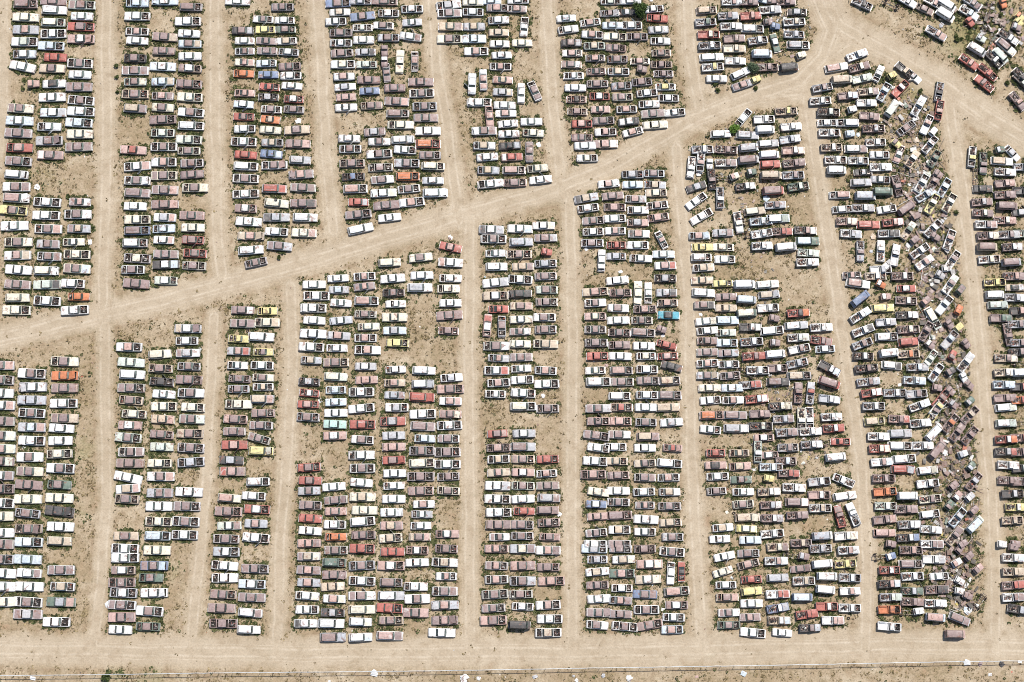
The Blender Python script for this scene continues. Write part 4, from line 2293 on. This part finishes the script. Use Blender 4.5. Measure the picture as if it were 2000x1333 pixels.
# ------------------------------------------------------------------ weeds round the cars, straw, litter
cx, cy, ch, cu = [], [], [], []
for c in CARS:
    if c['t'] != 'j': cx.append(c['x']); cy.append(c['y']); ch.append(c['h']); cu.append(c['u'])
cx, cy, ch, cu = map(np.array, (cx, cy, ch, cu))
per = 120
a = rng.uniform(-1, 1, (len(cx), per)); side = rng.choice([-1, 1], (len(cx), per)); ends = rng.uniform(0, 1, (len(cx), per)) < .2
lx = np.where(ends, side*rng.uniform(2.4, 3.1, a.shape), a*2.8); ly = np.where(ends, a*1.1, side*rng.uniform(.85, 1.55, a.shape))
wx = cx[:, None]+np.cos(ch)[:, None]*lx-np.sin(ch)[:, None]*ly; wy = cy[:, None]+np.sin(ch)[:, None]*lx+np.cos(ch)[:, None]*ly
keep = (rng.uniform(0, 1, a.shape) < (.08+.92*greenness(cu)**1.3)[:, None]) & (field(lane, wx, wy) < .35) & (rng.uniform(0, 1, a.shape) < .15+.95*clump(wx, wy))
gx_, gy_ = wx[keep], wy[keep]
ex, ey = scatter(200000, lambda x, y, l, g, d, pn: (l < .3)*np.clip(g*.5*pn*(.3+clump(x, y))+.035*pn*clump(x*.6, y*.6), 0, 1))
gx_, gy_ = np.concatenate([gx_, ex]), np.concatenate([gy_, ey])
n = len(gx_)
quads_object("green_weeds", tufts(gx_, gy_, rng.uniform(.16, .46, n)*(.7+.9*clump(gx_, gy_)), rng.uniform(.14, .5, n), 7), "low green weeds growing between the wrecks", [M_WEED])
sx, sy = scatter(420000, lambda x, y, l, g, d, pn: np.clip((1-l*1.6), 0, 1)*np.clip(.07+.42*pn**2, 0, 1)*(.25+clump(x*.8, y*.8))+.004*(l > .5))
n = len(sx)
quads_object("dry_grass", tufts(sx, sy, rng.uniform(.11, .34, n)*rng.choice([1, 1, 1.8], n), rng.uniform(.08, .32, n), 5), "dead straw coloured weeds dotted over the dirt", [M_STRAW])

def chips(x, y, smin, smax, z=.03):
    n = len(x); a = rng.uniform(0, 6.28, n); s = rng.uniform(smin, smax, n); w = s*rng.uniform(.25, .9, n); tz = rng.uniform(-.35, .35, (n, 2))*s[:, None]
    ux, uy = np.cos(a)*s, np.sin(a)*s; vx, vy = -np.sin(a)*w, np.cos(a)*w
    q = [(x-ux-vx, y-uy-vy, z+np.abs(tz[:, 0])), (x+ux-vx, y+uy-vy, z+0*s), (x+ux+vx, y+uy+vy, z+np.abs(tz[:, 1])), (x-ux+vx, y-uy+vy, z+.02+0*s)]
    return np.stack([np.stack(p_, -1) for p_ in q], 1)
lx_, ly_ = scatter(60000, lambda x, y, l, g, d, pn: np.where(l > .4, .002, .010+.05*d))
cc = np.array([(.72, .70, .66), (.55, .53, .5), (.06, .05, .045), (.22, .13, .10), (.30, .22, .18), (.45, .1, .06), (.4, .5, .55)])[rng.choice(7, len(lx_), p=[.13, .15, .27, .21, .18, .03, .03])]
quads_object("scattered_debris", chips(lx_, ly_, .05, .22), "small bits of trim, glass and litter strewn between the rows", [PAINT_MASS], cols=cc)
# the crowded block's loose scrap
def scatter_px(n, pts, hw):
    k = rng.uniform(0, len(pts)-1, n); i = k.astype(int); f = k-i; p_ = np.array(pts)
    u = p_[i, 0]*(1-f)+p_[i+1, 0]*f+rng.normal(0, hw, n); v = p_[i, 1]*(1-f)+p_[i+1, 1]*f+rng.normal(0, 12, n)
    r = np.stack([(u-W_PX/2)/F_PX, -(v-H_PX/2)/F_PX, -np.ones(n)], -1) @ CM.T
    tt = -CAM_H/r[:, 2]; x, y = r[:, 0]*tt, r[:, 1]*tt
    k = field(lane, x, y) < .3
    return x[k], y[k]
x1, y1 = scatter_px(1300, [(1770, 170), (1790, 330), (1800, 420), (1815, 520), (1830, 640), (1855, 760), (1860, 900), (1870, 1000), (1860, 1100), (1880, 1190)], 24)
x2, y2 = scatter_px(50, [(1880, 20), (1960, 40), (1940, 100)], 22)
x3, y3 = scatter_px(500, [(1500, 10), (1540, 60), (1420, 280), (1480, 460), (1500, 880), (1540, 760), (1590, 900)], 20)
xx, yy = np.concatenate([x1, x2, x3]), np.concatenate([y1, y2, y3])
cc = np.array([(.70, .68, .64), (.45, .44, .43), (.04, .035, .03), (.20, .12, .09), (.28, .19, .16), (.42, .1, .06), (.5, .4, .1)])[rng.choice(7, len(xx), p=[.07, .08, .40, .27, .14, .02, .02])]
quads_object("scrap_metal", chips(xx, yy, .08, .42, .12), "torn scrap metal and rods heaped between the jumbled trucks", [PAINT_MASS], cols=cc)

# rods, frames and torn sheets, thick pieces
def shards(x, y):
    n = len(x); out = []
    a = rng.uniform(0, 6.28, n); thin = rng.uniform(0, 1, n) < .45
    L = np.where(thin, rng.uniform(.5, 1.9, n), rng.uniform(.25, .8, n)); w = np.where(thin, .04, rng.uniform(.15, .5, n)); h = np.where(thin, .05, rng.uniform(.02, .3, n)); z = rng.uniform(.0, .5, n)
    tl = rng.uniform(-.2, .2, n)*L
    cxn, syn = np.cos(a), np.sin(a)
    def pt(u, v, k): return np.stack([x+cxn*u*L-syn*v*w, y+syn*u*L+cxn*v*w, z+np.maximum(u*tl, -z)+k*h], -1)
    P8 = {(u, v, k): pt(u, v, k) for u in (-1, 1) for v in (-1, 1) for k in (0, 1)}
    for f in (((-1, -1, 1), (1, -1, 1), (1, 1, 1), (-1, 1, 1)), ((-1, -1, 0), (1, -1, 0), (1, -1, 1), (-1, -1, 1)), ((-1, 1, 1), (1, 1, 1), (1, 1, 0), (-1, 1, 0)), ((-1, -1, 0), (-1, -1, 1), (-1, 1, 1), (-1, 1, 0)), ((1, -1, 1), (1, -1, 0), (1, 1, 0), (1, 1, 1))):
        out.append(np.stack([P8[q] for q in f], 1))
    return np.concatenate(out), 5
x4, y4 = scatter_px(900, [(1775, 170), (1800, 330), (1805, 420), (1815, 520), (1830, 640), (1855, 760), (1862, 900), (1872, 1000), (1862, 1100), (1880, 1190)], 26)
x5, y5 = scatter_px(120, [(1880, 20), (1960, 40), (1940, 100)], 22)
xx, yy = np.concatenate([x4, x5]), np.concatenate([y4, y5]); Vs, k_ = shards(xx, yy)
cc = np.array([(.035, .03, .028), (.16, .10, .08), (.26, .175, .16), (.38, .37, .36), (.66, .65, .62), (.40, .12, .07), (.10, .15, .12)])[rng.choice(7, len(xx), p=[.34, .28, .2, .07, .07, .02, .02])]
quads_object("scrap_heap", Vs, "rusty rods, frames and torn sheets heaped between the jumbled cabs", [PAINT_MASS], cols=np.tile(cc, (k_, 1)))

# ------------------------------------------------------------------ single tyres lying about
def tag(o, label, cat, group=None, kind=None):
    if label: o["label"] = label
    if cat: o["category"] = cat
    if group: o["group"] = group
    if kind: o["kind"] = kind
for (u, v, z, lab) in ((484, 647, .02, "black tyre on dirt below the black-roofed row, third lower block"), (1168, 820, 1.40, "black tyre lying on a rusty sedan roof beside the lane"), (539, 390, 1.48, "small tyre on the cream wagon roof, third upper block"),
                       (503, 821, 1.0, "tyre on the trunk of a rusty sedan, third lower block"), (1433, 1003, .02, "tyre beside the square white board, seventh lower block"), (1657, 1208, .02, "white-walled tyre beside the red pickup, lower right"), (1839, 1015, .02, "tyre between white wagon and jumbled cabs, crowded block")):
    p_ = at(u, v, z); o = bpy.data.objects.new("tyre", TYRE); o.location = p_; o.rotation_euler = (0, 0, u); COL.objects.link(o); tag(o, lab, "tyre", "single tyres lying about")

# ------------------------------------------------------------------ trees and shrubs
M_BARK = leaf_material("grey_bark", [(.3, (.10, .075, .05)), (.7, (.22, .17, .12))], 4)
def plant(name, cat, label, u, v, rad, hgt, stops, nleaf, trunk=True, group=None):
    base = at(u, v, hgt*.6); root = bpy.data.objects.new(name, None); root.location = (base.x, base.y, 0); COL.objects.link(root); tag(root, label, cat, group)
    r = np.random.default_rng(int(u*13+v))
    m = leaf_material(name+"_leaves", stops, 1.6)
    nc = 16; cl = r.normal(0, 1, (nc, 3)); cl /= np.linalg.norm(cl, axis=1)[:, None]; cl *= r.uniform(.35, .95, (nc, 1))
    k = r.integers(0, nc, nleaf); P_ = cl[k]*np.array([rad*.8, rad*.8, hgt*.36])+r.normal(0, .20, (nleaf, 3))*np.array([rad, rad, hgt*.5])
    P_[:, 2] += hgt*.58; P_[:, 2] = np.maximum(P_[:, 2], .05)
    a = r.normal(0, 1, (nleaf, 3)); a /= np.linalg.norm(a, axis=1)[:, None]; b_ = np.cross(a, r.normal(0, 1, (nleaf, 3))); b_ /= np.linalg.norm(b_, axis=1)[:, None]
    s = r.uniform(.06, .16, (nleaf, 1))*max(1, rad*.7)
    Vq = np.stack([P_-a*s, P_+b_*s*.6, P_+a*s, P_-b_*s*.6], 1)
    o = quads_object("crown", Vq, None, [m]); del o["kind"], o["label"]; o.parent = root
    g = G()
    stems = [(0, 0, 0)]+[(r.uniform(-.5, .5)*rad, r.uniform(-.5, .5)*rad, 1) for _ in range(5)]
    for i, (tx, ty, q) in enumerate(stems):
        z0 = 0 if i == 0 else hgt*r.uniform(.1, .3); z1 = hgt*(.62 if i == 0 else .75); w0 = .10*hgt/3 if i == 0 else .055*hgt/3
        ring = lambda z, x, y, w: [(x+w*math.cos(t_), y+w*math.sin(t_), z) for t_ in [2*math.pi*j/7 for j in range(8)]]
        g.grid([ring(z0, 0, 0, w0), ring((z0+z1)/2, tx*.6, ty*.6, w0*.7), ring(z1, tx, ty, w0*.25)])
    me = bpy.data.meshes.new("trunk"); me.from_pydata(g.v, [], g.f); me.materials.append(M_BARK)
    to = bpy.data.objects.new("trunk", me); to.parent = root; COL.objects.link(to)
plant("tree", "tree", "dark green tree overhanging grey compact car, sixth upper block", 1250, 18, 1.75, 3.4, [(.3, (.025, .045, .014)), (.5, (.06, .095, .03)), (.7, (.12, .16, .05))], 5200)
plant("bush", "bush", "blue-green feathery bush beside silver car, seventh upper block", 1471, 132, 1.35, 2.0, [(.3, (.05, .075, .045)), (.5, (.11, .15, .09)), (.7, (.20, .24, .14))], 3600)
plant("bush", "bush", "bright green bush beside crooked white sedan, top of seventh lower block", 1434, 250, 1.15, 1.9, [(.3, (.06, .12, .02)), (.5, (.14, .24, .045)), (.7, (.26, .36, .09))], 3000)
plant("bush", "bush", "round dark green bush outside the fence near left corner", 206, 1324, 1.0, 1.2, [(.3, (.03, .05, .018)), (.5, (.075, .10, .035)), (.7, (.15, .17, .06))], 2200)
SH = [(1763, 168), (1798, 178), (1722, 205), (1752, 205), (1888, 26), (1905, 52), (1870, 78), (1955, 28), (1985, 60), (1868, 70), (1878, 76), (1938, 160), (1968, 162), (1398, 165), (1402, 176), (1476, 172), (226, 128), (228, 150), (229, 180), (545, 502), (1410, 268), (1868, 415), (1745, 156), (1720, 130), (1832, 165)]
for i, (u, v) in enumerate(SH):
    bl = BL.get(block_of(u, v), block_of(u, v)); near_ = min((c for c in CARS if c['t'] not in 'nj'), key=lambda c: (c['u']-u)**2+(c['v']-v)**2)
    dd = 'above' if v < near_['v']-6 else 'below' if v > near_['v']+6 else 'left of' if u < near_['u'] else 'right of'
    lab = 'low %s green weed bush %s %s, %s' % ('dull' if i % 2 else 'dark', dd, short(near_), bl)
    if lab in LABELS: lab = 'low green weed bush just %s %s with %s roof, %s' % (dd, short(near_), CNAME[near_['cols'][min(1, len(near_['cols'])-1)]], bl)
    if lab in LABELS: lab = 'smaller '+lab
    LABELS.add(lab)
    plant("weed_bush", "bush", lab, u, v, R_.uniform(.45, .8), R_.uniform(.5, .9), [(.3, (.03, .045, .016)), (.5, (.08, .10, .035)), (.7, (.17, .18, .07))], 500, group="weed bushes among the wrecks")

# ------------------------------------------------------------------ the fence along the lower edge
FP = [(-70, 1321), (0, 1320), (170, 1318.5), (400, 1315), (640, 1313), (900, 1310), (1200, 1304.5), (1440, 1301), (1600, 1298), (1865, 1293), (2000, 1291), (2080, 1290)]
FH = 1.85
M_GALV, t, b = newmat("galvanised_pipe"); p = worldpos(t)
t.links.new(ramp(t, noise(t, 1.2, 3, .6, p), [(.35, (.44, .46, .48)), (.65, (.64, .66, .67))]), b.inputs["Base Color"]); b.inputs["Metallic"].default_value = .2; b.inputs["Roughness"].default_value = .5
M_LINK, t, b = newmat("chain_link"); p = worldpos(t)
def diag(sg):
    sp = N(t, "SeparateXYZ"); t.links.new(p, sp.inputs[0])
    q = math_(t, 'ADD', sp.outputs[0], math_(t, 'MULTIPLY', sp.outputs[2], sg)); q = math_(t, 'MULTIPLY', q, 1/.075)
    return math_(t, 'LESS_THAN', math_(t, 'FRACT', q), .035)
t.links.new(math_(t, 'MAXIMUM', diag(1.0), diag(-1.0)), b.inputs["Alpha"]); b.inputs["Base Color"].default_value = (.5, .51, .52, 1); b.inputs["Roughness"].default_value = .5
root = bpy.data.objects.new("chain_link_fence", None); COL.objects.link(root); root.location = at(1000, 1308, 0)
tag(root, "long chain link fence with white top rail along the lower edge", "fence")
pts = [at(u, v, FH) for u, v in FP]; pts = [Vector((q.x, q.y, 0)) for q in pts]; seg = [0]
for a_, b_ in zip(pts[:-1], pts[1:]): seg.append(seg[-1]+(b_-a_).length)
def along(s):
    for i in range(len(pts)-1):
        if s <= seg[i+1] or i == len(pts)-2:
            f = (s-seg[i])/(seg[i+1]-seg[i]); return pts[i].lerp(pts[i+1], f)
def child(name, g, mat):
    me = bpy.data.meshes.new(name); me.from_pydata(g.v, [], g.f); me.materials.append(mat)
    o = bpy.data.objects.new(name, me); o.parent = root; o.matrix_parent_inverse = Matrix.Translation(-root.location); COL.objects.link(o); return o
g = G(); S = np.linspace(0, seg[-1], 160)
def tube(g, line, r, n=8):
    rows = []
    for i, q in enumerate(line):
        d = (line[min(i+1, len(line)-1)]-line[max(i-1, 0)]).normalized(); sd = d.cross(Vector((0, 0, 1))).normalized(); up = sd.cross(d)
        rows.append([tuple(q+sd*r*math.cos(2*math.pi*k/n)+up*r*math.sin(2*math.pi*k/n)) for k in range(n+1)])
    g.grid(rows)
wob = [R_.gauss(0, .025) for _ in S]
tube(g, [along(s)+Vector((0, w, FH)) for s, w in zip(S, wob)], .068); child("top_rail", g, M_GALV)
g = G(); tube(g, [along(s)+Vector((0, 0, .12)) for s in S], .012, 5); child("tension_wire", g, M_GALV)
g = G(); g.grid([[tuple(along(s)+Vector((0, -.04, z))) for s in S] for z in (.05, FH)]); child("chain_link_mesh", g, M_LINK)
pg = G(); pg.cyl((0, 0, FH/2), .038, FH, 'z', 8, 0); pm = bpy.data.meshes.new("post"); pm.from_pydata(pg.v, [], pg.f); pm.materials.append(M_GALV)
npost = min(98, int(seg[-1]/2.85))
for i in range(npost):
    o = bpy.data.objects.new("post", pm); o.parent = root; q = along((i+.4)*seg[-1]/npost); o.location = q-root.location; COL.objects.link(o)

# sheets and boxes dumped along the fence
FD = [(64, 1325, 'W', 1.1, "torn white sheet caught outside the fence near left corner"), (643, 1331, 'W', .55, "narrow white board outside the fence below third lower block"), (731, 1317, 'W', 1.2, "crumpled white panel lying against the fence, fourth lower block"),
      (905, 1326, 'W', 1.6, "long white sheet on the grass outside the fence"), (934, 1324, 'W', .8, "short white board beside the long white sheet outside the fence"), (1045, 1322, 'S', 1.0, "bent pale panel outside the fence below fifth lower block"), (1120, 1321, 'S', .6, "dark grey box outside the fence beside white lump"),
      (1126, 1330, 'W', .6, "round white lump below dark grey box outside the fence"), (1178, 1321, 'S', .8, "grey crumpled sheet outside the fence below sixth lower block"), (1228, 1323, 'W', 1.2, "silvery crumpled foil sheet outside the fence below sixth lower block"), (1361, 1322, 'P', .7, "salmon pink box outside the fence below the wide lane"),
      (1452, 1316, 'B', 1.25, "flat grey blue sheet outside the fence below seventh lower block"), (1889, 1296, 'W', 1.1, "white panel with dark shadow under the fence near red van"), (1914, 1298, 'M', .9, "dark brown panel under the fence beside white panel"), (1956, 1296, 'D', 1.0, "black panel under the fence near right corner"), (1992, 1293, 'W', .8, "white box at the right end of the fence"), (1934, 1318, 'W', .8, "white oval panel on dry grass below the fence at right")]
for i, (u, v, k, s_, lab) in enumerate(FD):
    q = at(u, v, .1); o = bpy.data.objects.new("dumped_sheet", PROTO['j%d' % (i % 5)]['sheet']); o.color = (*PAL[k], 1); o.location = (q.x, q.y, 0); o.scale = (s_*.75, s_*.6, s_); o.rotation_euler = (0, 0, (i*37 % 50-25)/60)
    COL.objects.link(o); tag(o, lab, "dumped sheet", "sheets dumped along the fence")
